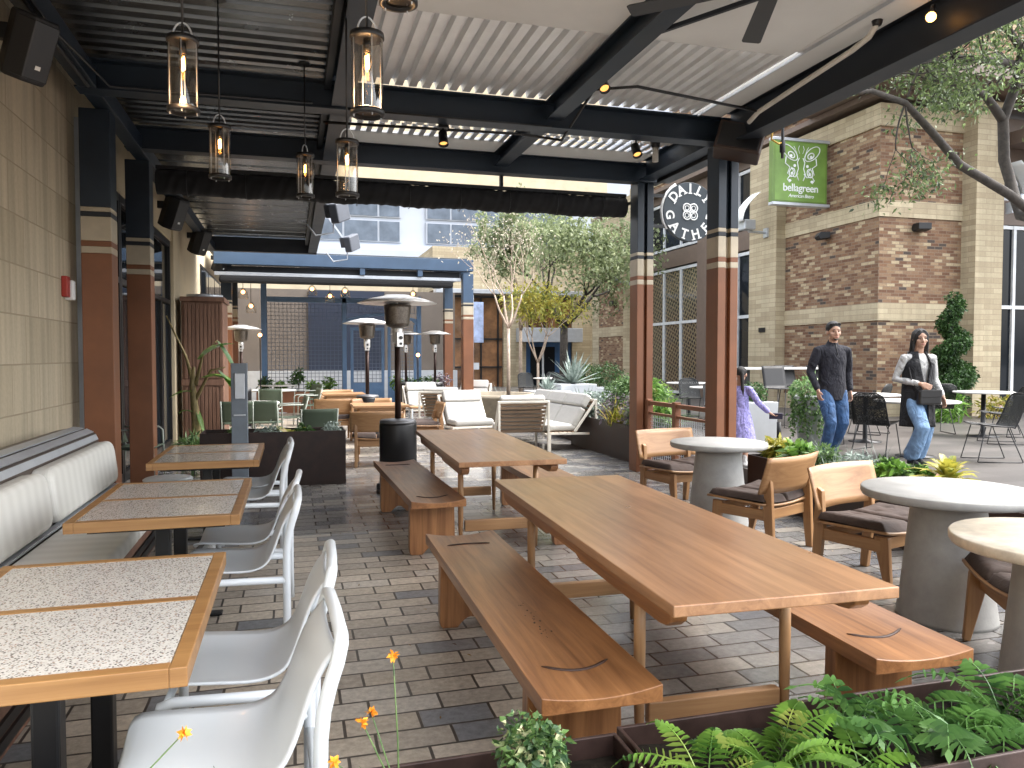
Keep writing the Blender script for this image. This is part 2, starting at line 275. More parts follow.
# ------------------------------------------------------------------ mesh builder
class MB:
    def __init__(s): s.v = []; s.f = []; s.sm = []
    def add(s, vs, fs, smooth=False):
        o = len(s.v); s.v += [Vector(q) for q in vs]; s.f += [tuple(i+o for i in f) for f in fs]; s.sm += [smooth]*len(fs); return s
    def box(s, x0, x1, y0, y1, z0, z1, M4=None):
        vs = [Vector((x, y, z)) for z in (z0, z1) for y in (y0, y1) for x in (x0, x1)]
        if M4: vs = [M4 @ q for q in vs]
        return s.add(vs, [(0, 2, 3, 1), (4, 5, 7, 6), (0, 1, 5, 4), (2, 6, 7, 3), (0, 4, 6, 2), (1, 3, 7, 5)])
    def bar(s, a, b, wd, ht=None, up=(0, 0, 1)):
        a, b = Vector(a), Vector(b); t = (b-a); L = t.length; t.normalize(); u = Vector(up)
        if abs(t.dot(u)) > .98: u = Vector((1, 0, 0))
        sd = t.cross(u).normalized(); u = sd.cross(t); ht = ht or wd
        m4 = Matrix((( *[sd[i] if 0 else 0 for i in range(0)],),)) if False else None
        vs = []
        for q in (a, b):
            for i, j in ((-1, -1), (1, -1), (1, 1), (-1, 1)): vs.append(q+sd*(i*wd/2)+u*(j*ht/2))
        return s.add(vs, [(0, 1, 2, 3), (7, 6, 5, 4), (0, 4, 5, 1), (1, 5, 6, 2), (2, 6, 7, 3), (3, 7, 4, 0)])
    def tube(s, pts, rs, n=10, caps=True, flat=1.0):
        pts = [Vector(q) for q in pts]
        if not hasattr(rs, '__len__'): rs = [rs]*len(pts)
        rings = []; pu = None
        for i, q in enumerate(pts):
            t = (pts[min(i+1, len(pts)-1)]-pts[max(i-1, 0)]).normalized()
            if pu is None: pu = Vector((0, 0, 1)) if abs(t.z) < .9 else Vector((1, 0, 0))
            sd = t.cross(pu).normalized(); pu = sd.cross(t)
            rings.append([q+(sd*math.cos(a)+pu*math.sin(a)*flat)*rs[i] for a in [2*PI*k/n for k in range(n)]])
        vs = [q for r_ in rings for q in r_]; fs = []
        for i in range(len(pts)-1):
            for k in range(n): fs.append((i*n+k, i*n+(k+1) % n, (i+1)*n+(k+1) % n, (i+1)*n+k))
        s.add(vs, fs, True)
        if caps:
            o = len(s.v)-len(vs); s.f += [tuple(o+k for k in range(n))[::-1], tuple(o+len(vs)-n+k for k in range(n))]; s.sm += [False]*2
        return s
    def cyl(s, a, b, r0, r1=None, n=20, caps=True): return s.tube([a, b], [r0, r0 if r1 is None else r1], n, caps)
    def lathe(s, prof, c=(0, 0, 0), n=36, sx=1, sy=1):
        vs = [Vector((c[0]+r*math.cos(2*PI*k/n)*sx, c[1]+r*math.sin(2*PI*k/n)*sy, c[2]+z)) for r, z in prof for k in range(n)]
        fs = [(i*n+k, i*n+(k+1) % n, (i+1)*n+(k+1) % n, (i+1)*n+k) for i in range(len(prof)-1) for k in range(n)]
        o = len(s.v); s.add(vs, fs, True)
        s.f += [tuple(o+k for k in range(n))[::-1], tuple(o+len(vs)-n+k for k in range(n))]; s.sm += [False]*2; return s
    def prism(s, poly, t0, t1, plane='XZ', M4=None):
        k = len(poly)
        mk = {'XZ': lambda a, b, t: (a, t, b), 'YZ': lambda a, b, t: (t, a, b), 'XY': lambda a, b, t: (a, b, t)}[plane]
        vs = [Vector(mk(a, b, t)) for t in (t0, t1) for a, b in poly]
        if M4: vs = [M4 @ q for q in vs]
        fs = [tuple(range(k)), tuple(range(2*k-1, k-1, -1))]+[(i, i+k, (i+1) % k+k, (i+1) % k) for i in range(k)]
        return s.add(vs, fs)
    def grid(s, fn, nu, nv, smooth=True, th=0):
        vs = [Vector(fn(i/nu, j/nv)) for j in range(nv+1) for i in range(nu+1)]
        q = lambda i, j: j*(nu+1)+i
        fs = [(q(i, j), q(i+1, j), q(i+1, j+1), q(i, j+1)) for j in range(nv) for i in range(nu)]
        return s.add(vs, fs, smooth)
    def ico(s, c, rx, ry=None, rz=None, lv=2, M4=None):
        bm = bmesh.new(); bmesh.ops.create_icosphere(bm, subdivisions=lv, radius=1)
        ry = ry or rx; rz = rz or rx
        vs = [Vector((q.co.x*rx, q.co.y*ry, q.co.z*rz)) for q in bm.verts]
        if M4: vs = [M4 @ q for q in vs]
        s.add([q+Vector(c) for q in vs], [tuple(q.index for q in f.verts) for f in bm.faces], True); bm.free(); return s
    def build(s, name, mat, parent=None, bevel=0, world=False, seg=2, fixn=True, solid=0, sub=0, remesh=0):
        me = bpy.data.meshes.new(name)
        off = Vector((0, 0, 0))
        if world and parent:
            r_ = parent
            while r_.parent: r_ = r_.parent
            off = r_.location
        me.from_pydata([tuple(q-off) for q in s.v], [], s.f)
        me.polygons.foreach_set('use_smooth', s.sm)
        if fixn and len(s.f) < 20000:
            bm = bmesh.new(); bm.from_mesh(me); bmesh.ops.recalc_face_normals(bm, faces=bm.faces); bm.to_mesh(me); bm.free()
        me.update()
        uv = me.uv_layers.new(name='UVMap').data
        for p_ in me.polygons:
            nn = p_.normal; ax = max(range(3), key=lambda i: abs(nn[i]))
            for li in p_.loop_indices:
                c = me.vertices[me.loops[li].vertex_index].co+off
                uv[li].uv = (c.y, c.z) if ax == 0 else (c.x, c.z) if ax == 1 else (c.x, c.y)
        me.materials.append(mat)
        o = bpy.data.objects.new(name, me); C.objects.link(o)
        if parent: o.parent = parent
        if remesh:
            md = o.modifiers.new('r', 'REMESH'); md.mode = 'VOXEL'; md.voxel_size = remesh; md.use_smooth_shade = True
            sm_ = o.modifiers.new('s', 'SMOOTH'); sm_.iterations = 4; sm_.factor = .5
            dg = bpy.context.evaluated_depsgraph_get(); nm = bpy.data.meshes.new_from_object(o.evaluated_get(dg)); o.modifiers.clear(); old = o.data; o.data = nm; bpy.data.meshes.remove(old); nm.name = name
            if not nm.materials: nm.materials.append(mat)
        if solid: md = o.modifiers.new('t', 'SOLIDIFY'); md.thickness = solid; md.offset = 0
        if sub: md = o.modifiers.new('u', 'SUBSURF'); md.levels = sub; md.render_levels = sub
        if bevel: md = o.modifiers.new('b', 'BEVEL'); md.width = bevel; md.segments = seg; md.limit_method = 'ANGLE'; md.angle_limit = R(40); md.harden_normals = False
        return o
def tag(o, label, cat, group=None, kind=None):
    if label: o['label'] = label
    if cat: o['category'] = cat
    if group: o['group'] = group
    if kind: o['kind'] = kind
    return o
def thing(name, label, cat, loc=(0, 0, 0), rz=0, group=None):
    o = bpy.data.objects.new(name, None); o.empty_display_size = .2; C.objects.link(o); o.location = loc; o.rotation_euler = (0, 0, R(rz)); return tag(o, label, cat, group)
def dup(root, loc, rz, label, group=None):
    r_ = root.copy(); C.objects.link(r_); r_.location = loc; r_.rotation_euler = (0, 0, R(rz)); r_['label'] = label
    if group: r_['group'] = group
    for ch in list(root.children):
        c = ch.copy(); C.objects.link(c); c.parent = r_
        for g in list(ch.children):
            e = g.copy(); C.objects.link(e); e.parent = c
    return r_
def structure(o): o['kind'] = 'structure'; return o
def ray(px, py):
    a = (px-512)/770; b = -(py-384)/770; ya, pi_ = R(15.95), R(2.08)
    f = Vector((math.sin(ya)*math.cos(pi_), math.cos(ya)*math.cos(pi_), -math.sin(pi_))); r_ = Vector((math.cos(ya), -math.sin(ya), 0)); return f+r_*a+r_.cross(f)*b
def at(px, py, x=None, y=None, z=None):
    """world point on a known real plane, measured from the photograph"""
    d_ = ray(px, py); t = x/d_.x if x is not None else y/d_.y if y is not None else (z-1.5)/d_.z
    return Vector((0, 0, 1.5))+d_*t
def rot(rx=0, ry=0, rz=0, t=(0, 0, 0)):
    from mathutils import Euler
    return Matrix.Translation(t) @ Euler((R(rx), R(ry), R(rz))).to_matrix().to_4x4()
PL = .18     # level of the public walkway beyond the terrace

# ------------------------------------------------------------------ ground
b = MB(); b.add([(-120, -60, -.02), (260, -60, -.02), (260, 420, -.02), (-120, 420, -.02)], [(0, 1, 2, 3)]); structure(b.build('ground', M['plaza'], fixn=False))
b = MB(); b.add([(-6, -6, 0), (5.15, -6, 0), (5.15, 26, 0), (-6, 26, 0)], [(0, 1, 2, 3)]); structure(b.build('patio_paving', M['paving'], fixn=False))
b = MB(); b.add([(5.1, -20, PL), (70, -20, PL), (70, 60, PL), (5.1, 60, PL), (5.1, -20, -.02), (5.1, 60, -.02)], [(0, 1, 2, 3), (0, 3, 5, 4)]); structure(b.build('plaza_paving', M['plaza'], fixn=False))

# ------------------------------------------------------------------ pergola over the terrace
pg = thing('pergola', 'dark navy steel pergola with corrugated roof and terracotta painted columns over the terrace', 'pergola', (0, 7.2, 0))
def column(x, y, wd, top, par, recess=False, cs='rust', ct='navy'):
    def shell(z0, z1, mat, name, par_, g=0.0):
        m_ = MB(); h = wd/2+g
        if recess:      # two square posts with a recessed web between them
            m_.box(x-h, x-h+.09+g*2, y-h, y+h, z0, z1); m_.box(x+h-.09-g*2, x+h, y-h, y+h, z0, z1); m_.box(x-h+.09+g*2, x+h-.09-g*2, y-h+.05, y+h-.05, z0, z1)
        else: m_.box(x-h, x+h, y-h, y+h, z0, z1)
        return m_.build(name, mat, par_, .006 if not recess else .004, True)
    c = shell(0, 2.42, M[cs], 'column', par)
    for z0, z1, mt in ((2.42, 2.48, 'ivory'), (2.48, 2.53, cs), (2.53, 2.745, 'ivory'), (2.745, 2.79, 'navyd'), (2.79, 2.83, 'ivory')): shell(z0, z1, M[mt], 'painted_band', c)
    shell(2.83, top, M[ct], 'column_head', c)
    return c
column(-1.67, 7.80, .25, 3.70, pg); column(-1.65, 9.66, .25, 3.70, pg); column(4.38, 7.25, .235, 3.70, pg, True); column(4.38, 9.2, .225, 3.72, pg, True)
def ibeam(x0, x1, y0, y1, z0, z1, along, name='beam', par=None, mat='navy', fl=.016, wb=.016):
    m_ = MB(); cx, cy = (x0+x1)/2, (y0+y1)/2
    m_.box(x0, x1, y0, y1, z0, z0+fl); m_.box(x0, x1, y0, y1, z1-fl, z1)
    if along == 'x': m_.box(x0, x1, cy-wb/2, cy+wb/2, z0+fl, z1-fl)
    else: m_.box(cx-wb/2, cx+wb/2, y0, y1, z0+fl, z1-fl)
    return m_.build(name, M[mat], par or pg, .002, True)
ibeam(-1.69, 4.6, 7.11, 7.30, 3.70, 3.955, 'x'); ibeam(-1.69, 4.6, 9.08, 9.26, 3.72, 3.97, 'x'); ibeam(.55, 4.6, 1.0, 1.18, 3.72, 3.955, 'x'); ibeam(-1.69, .35, 1.0, 1.18, 3.72, 3.955, 'x')
ibeam(.36, .54, 1.0, 7.10, 3.72, 4.0, 'y'); ibeam(.36, .54, 7.31, 9.07, 3.72, 4.0, 'y'); ibeam(.36, .54, 9.27, 17.2, 3.72, 4.0, 'y')
ibeam(2.37, 2.53, 1.0, 7.10, 3.77, 3.955, 'y'); ibeam(2.37, 2.53, 7.31, 9.07, 3.79, 3.955, 'y')
ibeam(4.28, 4.48, 1.0, 7.10, 3.655, 4.0, 'y', mat='navyd'); ibeam(4.28, 4.48, 7.31, 9.07, 3.74, 4.0, 'y')  # near span in darker paint, offsetting the light on its underside
m_ = MB(); m_.box(-1.66, -1.52, 2.9, 7.1, 3.70, 3.86); m_.box(-1.66, -1.52, 7.31, 17.2, 3.70, 3.86); m_.build('wall_beam', M['navy'], pg, .004, True)
m_ = MB(); m_.box(-1.69, .54, 17.2, 17.36, 3.70, 4.0); m_.build('beam', M['navyd'], pg, .004, True)
# side fascia box that holds the rolled blind along the walkway side
m_ = MB(); m_.box(4.49, 4.66, 7.42, 9.0, 3.70, 3.99); m_.build('fascia', M['black'], pg, .006, True)
m_ = MB(); m_.box(4.49, 4.66, 1.0, 7.08, 3.735, 3.99); m_.build('fascia', M['black'], pg, .006, True)
m_ = MB(); m_.box(4.481, 4.50, 1.0, 7.09, 3.66, 3.73); m_.build('fascia_rail', M['navy'], pg, .004, True)
# dark corrugated deck (ribs run across) left, light deck (ribs run along) right
def corr(x0, x1, y0, y1, z, pitch, h, along, mat, name, flatfrac=.55):
    m_ = MB(); prof = []; L0, L1 = (y0, y1) if along == 'x' else (x0, x1); t = L0; 
    while t < L1:
        prof += [(t, 0), (min(t+pitch*flatfrac, L1), 0), (min(t+pitch*(flatfrac+.1), L1), h), (min(t+pitch*.9, L1), h)]; t += pitch
    prof.append((L1, 0))
    vs = []; fs = []
    for q, dz in prof:
        if along == 'x': vs += [(x0, q, z+dz), (x1, q, z+dz)]
        else: vs += [(q, y0, z+dz), (q, y1, z+dz)]
    for i in range(len(prof)-1): fs.append((2*i, 2*i+1, 2*i+3, 2*i+2))
    m_.add(vs, fs); o = m_.build(name, M[mat], pg, 0, True, fixn=False, solid=.004); return o
corr(-1.9, .45, 1.0, 9.26, 4.02, .17, .045, 'x', 'darkdeck', 'dark_roof_deck'); corr(-1.9, .45, 9.27, 17.3, 4.02, .55, .03, 'x', 'darkdeck', 'dark_roof_deck', .8)  # near end of the roof, out of view, cut short to let daylight in
corr(.55, 3.95, 5.55, 7.11, 3.962, .125, .055, 'y', 'deck', 'light_roof_deck'); corr(.55, 4.27, 7.30, 8.26, 3.962, .125, .055, 'y', 'deck', 'light_roof_deck')
for bx in ((.55, 3.95, 1.2, 5.549, 3.958, 3.985), (3.985, 4.275, 1.2, 8.26, 3.958, 3.985), (3.951, 3.984, 1.2, 5.45, 3.957, 3.986), (.55, 4.275, 8.62, 9.9, 3.958, 3.985)): m_ = MB(); m_.box(*bx); m_.build('soffit_panel', M['soffit'], pg, .002, True)
m_ = MB(); m_.box(3.985, 3.995, 2.3, 7.09, 3.93, 3.957); m_.build('skylight_trim', M['alu'], pg, 0, True)
m_ = MB(); t = .57; m_.box(.55, 4.27, 8.43, 8.45, 3.975, 3.985)
while t < 4.25: m_.box(t, t+.055, 8.262, 8.618, 3.95, 3.974); t += .115
m_.build('skylight_slats', M['alu'], pg, 0, True)
m_ = MB(); m_.box(.30, .36, 1.9, 7.1, 3.86, 3.96); m_.box(.30, .36, 7.31, 17.1, 3.86, 3.96); m_.build('gutter', M['navyd'], pg, .004, True)
# conduits on the ceiling
m_ = MB()
m_.tube([(-.75, 3.0, 4.0), (-.62, 3.9, 3.99), (-.55, 5.2, 3.98)], .008, 8)
m_.tube([(-1.50, 3, 3.66), (-1.50, 5.8, 3.66), (-1.47, 6.4, 3.70), (-1.4, 7.0, 3.69), (.2, 7.06, 3.72)], .011, 8)
m_.tube([(-1.56, 3, 3.68), (-1.56, 7.0, 3.68)], .013, 8)
m_.tube([(.3, 7.40, 3.66), (2.2, 7.40, 3.70), (2.62, 7.36, 3.66), (2.62, 6.5, 3.88), (2.95, 6.3, 3.87), (4.2, 6.35, 3.78)], .014, 8)
m_.tube([(.5, 7.02, 3.68), (2.4, 7.02, 3.68)], .009, 8)
m_.build('conduit', M['black'], pg, 0, True)
m_ = MB(); m_.bar((2.56, 5.45, 3.91), (3.05, 4.6, 3.91), .035, .03); m_.build('brace', M['navyd'], pg, .003, True)
m_ = MB(); m_.tube([(4.15, 4.78, 3.955), (4.15, 4.80, 3.92), (4.15, 4.86, 3.87), (4.16, 5.05, 3.845), (4.19, 5.9, 3.80), (4.2, 6.35, 3.77), (4.2, 6.5, 3.72)], .022, 14)
m_.build('downpipe', M['pvc'], pg, 0, True)
m_ = MB(); m_.cyl((4.15, 4.78, 3.957), (4.15, 4.78, 3.92), .04, .03); m_.build('pipe_collar', M['black'], pg, .002, True); m_ = MB(); m_.cyl((4.02, 8.1, 3.957), (4.02, 8.1, 3.88), .06, .045); m_.build('pipe_collar', M['black'], pg, .002, True)
m_ = MB(); m_.cyl((4.02, 8.1, 3.88), (4.02, 8.1, 3.72), .035); m_.build('downpipe', M['pvc'], pg, 0, True)
# upper beams of the pergola beyond the blind: slim outer posts seen over it
m_ = MB()
m_.box(2.50, 2.54, 9.28, 9.33, 3.601, 3.75)
m_.build('hanger', M['navyd'], pg, 0, True)

# rolled black fabric blind
bl = thing('rolled_blind', 'long black fabric blind rolled up in a scalloped bundle under the second cross beam', 'blind', (1.45, 9.33, 3.45))
def bf(u, v):
    x = -1.42+u*5.62; a = 2*PI*v; fold = .006*math.sin(x*34+math.sin(x*5)*2.2+a*2.4)+.004*math.sin(x*71+3*a); sag = .035*math.sin(x*3.1)**2
    return (x, 9.36+(.13+fold)*math.cos(a), 3.445-sag*.5+(.135+fold*.7)*math.sin(a))
m_ = MB(); m_.grid(bf, 420, 18); m_.build('fabric_roll', M['fabricblk'], bl, 0, True)
m_ = MB(); m_.box(-1.42, 4.2, 9.28, 9.34, 3.56, 3.60); m_.build('head_rail', M['black'], bl, .003, True)
for k in range(9):
    x = -1.1+k*.62; m_ = MB(); m_.tube([(x, 9.36+.145*math.cos(a), 3.432+.15*math.sin(a)) for a in [2*PI*i/16 for i in range(17)]], .004, 6, False); m_.build('tie_strap', M['black'], bl, 0, True)

# ------------------------------------------------------------------ lantern pendants
def make_lantern():
    t = thing('pendant_lantern', '', 'pendant light'); z0 = -.36
    m_ = MB(); m_.lathe([(.070, 0), (.0715, -.012), (.0715, -.34), (.070, -.35)], n=32); o = m_.build('glass_shade', M['lantern'], t)
    m_ = MB(); m_.lathe([(.01, .012), (.076, .010), (.078, -.012), (.074, -.016), (.02, -.016)], n=32); m_.build('cap', M['black'], t); m_ = MB(); m_.lathe([(.074, -.335), (.078, -.338), (.078, -.358), (.060, -.36), (.060, -.345)], n=32); m_.build('bottom_ring', M['black'], t)
    m_ = MB(); m_.tube([(.045*math.cos(a), 0, .01+.075*math.sin(a)) for a in [PI*i/12 for i in range(13)]], .0045, 8)
    for a in (0, 90, 180, 270): m_.cyl((.064*math.cos(R(a)), .064*math.sin(R(a)), 0), (.064*math.cos(R(a)), .064*math.sin(R(a)), -.37), .003, n=6)
    m_.build('wire_handle', M['alu'], t)
    m_ = MB(); m_.cyl((0, 0, -.01), (0, 0, -.07), .016, .018, 14); m_.build('lamp_holder', M['black'], t)
    m_ = MB(); m_.lathe([(.012, -.07), (.020, -.09), (.022, -.12), (.014, -.155), (.004, -.165)], n=18); bulb = m_.build('bulb', M['lantern'], t)
    m_ = MB(); m_.tube([(.005, 0, -.082), (.007, 0, -.145), (-.003, .005, -.15), (-.006, 0, -.09)], .004, 6); m_.build('filament', M['filament'], bulb)
    return t
def rod(t, ztop):
    m_ = MB(); L = ztop-t.location.z; m_.cyl((0, 0, 0), (0, 0, L), .006, n=8); m_.build('stem', M['black'], t)
    m_ = MB(); m_.cyl((0, 0, L-.02), (0, 0, L), .05, n=18); m_.build('ceiling_canopy', M['black'], t)
lan = make_lantern(); first = True
LG = 'lantern pendants hanging under the pergola'
for px, py, Z, lab in ((182.5, 40, 3.85, 'glass lantern pendant nearest the beige stone wall, its bulb glowing'), (219.5, 127, 5.4, 'glass lantern pendant with glowing bulb, hung lower right of the one nearest the stone wall'), (367, 36, 3.5, 'largest glass lantern pendant, hung beside the first long beam'), (305, 155, 6.6, 'smallest glass lantern pendant, glowing against the rolled black blind'), (347, 142, 5.1, 'unlit looking glass lantern pendant just below the largest one'), (398, -86, 3.1, 'lantern pendant at the top edge of the picture, only its bottom ring in view')):
    q = Vector((0, 0, 1.5))+ray(px, py)*Z
    if first: t = lan; first = False; t.location = q; t['label'] = lab; t['group'] = LG
    else: t = dup(lan, q, rnd.uniform(0, 90), lab, LG)
    t['_r'] = 1
for t in [o for o in C.objects if o.get('_r')]:
    del t['_r']; rod(t, 4.0)
for q in ((-.5, 4.1, 2.75), (.35, 3.6, 2.65)):
    L = bpy.data.lights.new('lantern_glow', 'POINT'); L.energy = 2.0; L.color = (1, .6, .3); L.shadow_soft_size = .06; o = bpy.data.objects.new('lantern_glow', L); C.objects.link(o); o.location = q

# spot heads
def spot(loc, lab, up=.22, tilt=20):
    t = thing('spotlight', lab, 'spotlight', loc, 0, 'small black spotlights under the cross beams')
    m_ = MB(); m_.box(-.05, .05, -.04, .04, up-.03, up); m_.cyl((0, 0, up-.03), (0, 0, .03), .010, n=10); m_.build('bracket', M['black'], t, .002)
    A = rot(-tilt-12, 0, 0); m_ = MB(); m_.lathe([(.02, .07), (.042, .06), (.045, -.05), (.050, -.075), (.044, -.076), (.040, -.04)], n=20)
    m_.v = [A @ q for q in m_.v]; m_.build('lamp_head', M['black'], t)
    m_ = MB(); m_.cyl((0, 0, -.045), (0, 0, -.05), .040, n=18); m_.v = [A @ q for q in m_.v]; m_.build('lamp_face', M['orangecup'], t)
spot(at(603, 84, y=6.3), 'small black spotlight with amber lens hung from the middle long beam', .16, 25)
spot(at(443, 138, y=7.36), 'small black spotlight left of the middle long beam, on the first cross beam', .12, 10)
spot(at(636, 150, y=7.36), 'small black spotlight on the first cross beam, near the right hand column', .14, 20)
q = at(931, 17, x=4.25); t = thing('festoon_bulb', 'bright bare warm bulb glowing on the right edge beam', 'light bulb', q)
m_ = MB(); m_.ico((0, 0, 0), .034); m_.build('bulb', M['lamp'], t); m_ = MB(); m_.cyl((0, 0, .03), (0.02, 0, .08), .016, n=10); m_.build('socket', M['black'], t)

# ceiling fan
t = thing('ceiling_fan', 'dark ceiling fan with broad flat blades at the top edge under the pale soffit', 'ceiling fan', Vector((0, 0, 1.5))+ray(776, -18)*4.15, 0)
m_ = MB(); m_.lathe([(.03, .12), (.11, .09), (.12, .03), (.10, -.02), (.03, -.04)], n=28); m_.build('motor_housing', M['black'], t); m_ = MB(); m_.cyl((0, 0, .1), (0, 0, .36), .015); m_.build('down_rod', M['black'], t)
for k in range(5):
    a = R(66+72*k); A = Matrix.Rotation(a, 4, 'Z') @ rot(8, 0, 0)
    m_ = MB(); m_.prism([(.10, -.035), (.2, -.05), (.80, -.06), (.82, -.05), (.82, .05), (.80, .06), (.2, .05), (.10, .035)], 0, .008, 'XY', A); m_.build('blade', plain('fan_blade', (.035, .04, .045), .5) if k == 0 else bpy.data.materials['fan_blade'], t, .002)

# heater / speaker box on right column, wires
t = thing('patio_speaker', 'brown black box speaker tilted on the top of the right hand column', 'speaker', at(739, 143, y=6.95))
A = rot(-14, 14, -32); m_ = MB(); m_.box(-.23, .23, -.13, .13, -.15, .16, A); m_.build('cabinet', plain('dark_brown_box', (.035, .018, .012), .55), t, .02, seg=3)
m_ = MB(); m_.box(-.20, .20, -.138, -.131, -.12, .13, A); m_.build('grille', M['black'], t, .004)
m_ = MB(); m_.bar((0, .10, .06), (.02, .2, .2), .05, .02); m_.build('mounting_bracket', M['black'], t)
t = thing('wiring_bundle', 'black hanger rod with yellow looped wires beside the green sign, under the edge beam', 'wiring', at(783, 110, y=7.05))
m_ = MB(); m_.cyl((0, 0, .18), (0, 0, -.50), .016, n=10); m_.cyl((0, 0, -.32), (0, 0, -.44), .03, n=10); m_.box(-.12, .1, -.05, .05, .0, .10); m_.build('hanger_rod', M['black'], t, .003)
m_ = MB(); m_.tube([(-.05, 0, .0), (-.04, -.02, -.12), (-.13, -.02, -.22), (-.15, -.02, -.32), (-.06, -.02, -.36), (0, 0, -.33)], .010, 8); m_.build('yellow_wire', plain('yellow_wire', (.45, .27, .03), .5), t)
t = thing('junction_fixture', 'small pale dome fixture under the black edge beam', 'fixture', at(803, 108, x=4.56)); m_ = MB(); m_.lathe([(.02, .06), (.07, .05), (.075, 0), (.05, -.05), (.01, -.06)], n=18); m_.build('dome', M['alu'], t)

# ------------------------------------------------------------------ left restaurant building
rb = thing('restaurant_building', 'beige limestone building with dark framed glass doors along the left side of the terrace', 'building', (-1.9, 8, 0))
m_ = MB(); m_.box(-2.4, -1.9, -3, 8.0, 0, 4.6); m_.build('stone_wall', M['stone_left'], rb, .01, True)
m_ = MB(); m_.box(-2.4, -1.87, 13.9, 14.6, 0, 4.6); m_.box(-2.4, -1.9, 14.6, 26.5, 0, 4.6); m_.box(-2.4, -1.9, 8.0, 13.9, 3.4, 4.6); m_.build('stone_wall', M['beige'], rb, .01, True)
m_ = MB(); m_.box(-1.90, -1.84, 7.96, 8.04, 0, 3.69); m_.build('metal_trim', M['alu'], rb, .004, True)
for y0, y1 in ((8.06, 9.98), (10.0, 11.93), (11.95, 13.88)):
    f = MB(); f.box(-2.0, -1.92, y0, y0+.07, 0, 3.4); f.box(-2.0, -1.92, y1-.07, y1, 0, 3.4); f.box(-2.0, -1.92, y0+.07, y1-.07, 3.3, 3.4); f.box(-2.0, -1.92, y0+.07, y1-.07, 2.35, 2.42); f.box(-2.0, -1.92, y0+.07, y1-.07, 0, .12)
    f.box(-2.0, -1.92, (y0+y1)/2-.04, (y0+y1)/2+.04, .12, 2.35)
    fo = f.build('door_frame', M['black'], rb, .004, True); m_ = MB(); m_.box(-1.97, -1.96, y0+.05, y1-.05, .1, 3.35); m_.build('pane', M['glass'], fo, 0, True)
f = MB(); f.box(-1.93, -1.88, 18.0, 24.0, 2.8, 3.5); fo = f.build('window_frame', M['black'], rb, .004, True)
m_ = MB()
for k in range(4): m_.box(-1.885, -1.872, 18.08+1.48*k, 19.4+1.48*k, 2.87, 3.43)
m_.build('pane', M['glass'], fo, 0, True)
# fire alarm
t = thing('fire_alarm', 'small red and white fire alarm box on the beige stone wall', 'fire alarm', at(64, 287, x=-1.9)+Vector((.0, 0, 0)))
m_ = MB(); m_.box(0, .05, -.09, .0, -.09, .09); m_.build('red_housing', M['red'], t, .008); m_ = MB(); m_.box(0, .07, .005, .09, -.11, .06); m_.build('white_strobe', M['signwhite'], t, .01)
# wall speakers
def speaker(loc, s, lab):
    t = thing('wall_speaker', lab, 'speaker', loc, 0, 'black speakers on the restaurant wall'); A = rot(0, 24, -38) @ Matrix.Scale(s, 4)
    m_ = MB(); m_.prism([(-.13, -.10), (.05, -.17), (.16, -.09), (.16, .09), (.05, .17), (-.13, .10)], -.24, .24, 'XY', A); m_.build('cabinet', M['blackpl'], t, .02, seg=3)
    m_ = MB(); m_.prism([(.055, -.172), (.168, -.094), (.168, .094), (.055, .172)], -.21, .21, 'XY', A); m_.build('grille', M['black'], t, .006)
    m_ = MB(); m_.box(.1685, .172, -.02, .02, -.13, -.10, A); m_.build('badge', M['signwhite'], t)
    m_ = MB(); m_.bar((-.08*s, 0, .1*s), (-.20, .0, .1*s), .06, .1); m_.build('wall_bracket', M['black'], t, .004)
speaker(at(27, 47, x=-1.58), .84, 'large black wall speaker nearest the camera at the top left corner')
speaker(at(173, 212, x=-1.58), .95, 'black wall speaker, first one beyond the second terracotta column')
speaker(at(199, 241, x=-1.58), .95, 'black wall speaker, second one beyond the second terracotta column')
speaker(at(220, 262, x=-1.58), .95, 'smallest black wall speaker, above the brown wooden cabinet')

# banquette
bq = thing('banquette', 'banquette with ribbed off white cushions and grey metal back rail along the stone wall', 'banquette', (-1.45, 3.5, 0))
m_ = MB(); prof = [(-1.88, .10), (-1.46, .10), (-1.50, .83), (-1.52, .88), (-1.58, .915), (-1.68, .93), (-1.80, .91), (-1.88, .88)]
m_.prism(prof, -2.0, 6.85, 'XZ'); m_.build('back_shell', plain('brown_metal', (.10, .075, .06), .4, .4), bq, .01, True)
def strip(x0, z0, x1, z1, mat, nm, g=.006):
    nx, nz = (z1-z0), -(x1-x0); L = math.hypot(nx, nz); nx, nz = nx/L*g, nz/L*g
    if nx < 0: nx, nz = -nx, -nz
    m_ = MB(); m_.prism([(x0+nx*.2, z0+nz*.2), (x1+nx*.2, z1+nz*.2), (x1+nx, z1+nz), (x0+nx, z0+nz)], -2.0, 6.80, 'XZ'); return m_.build(nm, M[mat], bq, 0, True)
strip(-1.501, .832, -1.519, .875, 'alu', 'rail_strip', .012); strip(-1.530, .888, -1.578, .914, 'alu', 'rail_strip', .012); strip(-1.60, .920, -1.67, .929, 'alu', 'rail_strip', .012)
def cushion(x0, x1, y0, y1, z0, z1, mat, nm, par, tilt=0, r=.045):
    m_ = MB(); A = Matrix.Translation(((x0+x1)/2, 0, z0)) @ Matrix.Rotation(R(tilt), 4, 'Y') @ Matrix.Translation((-(x0+x1)/2, 0, -z0)); m_.box(x0, x1, y0, y1, z0, z1, A); return m_.build(nm, M[mat], par, r, True, seg=5)
ys = [-.9, 1.15, 3.2, 5.10, 6.85]
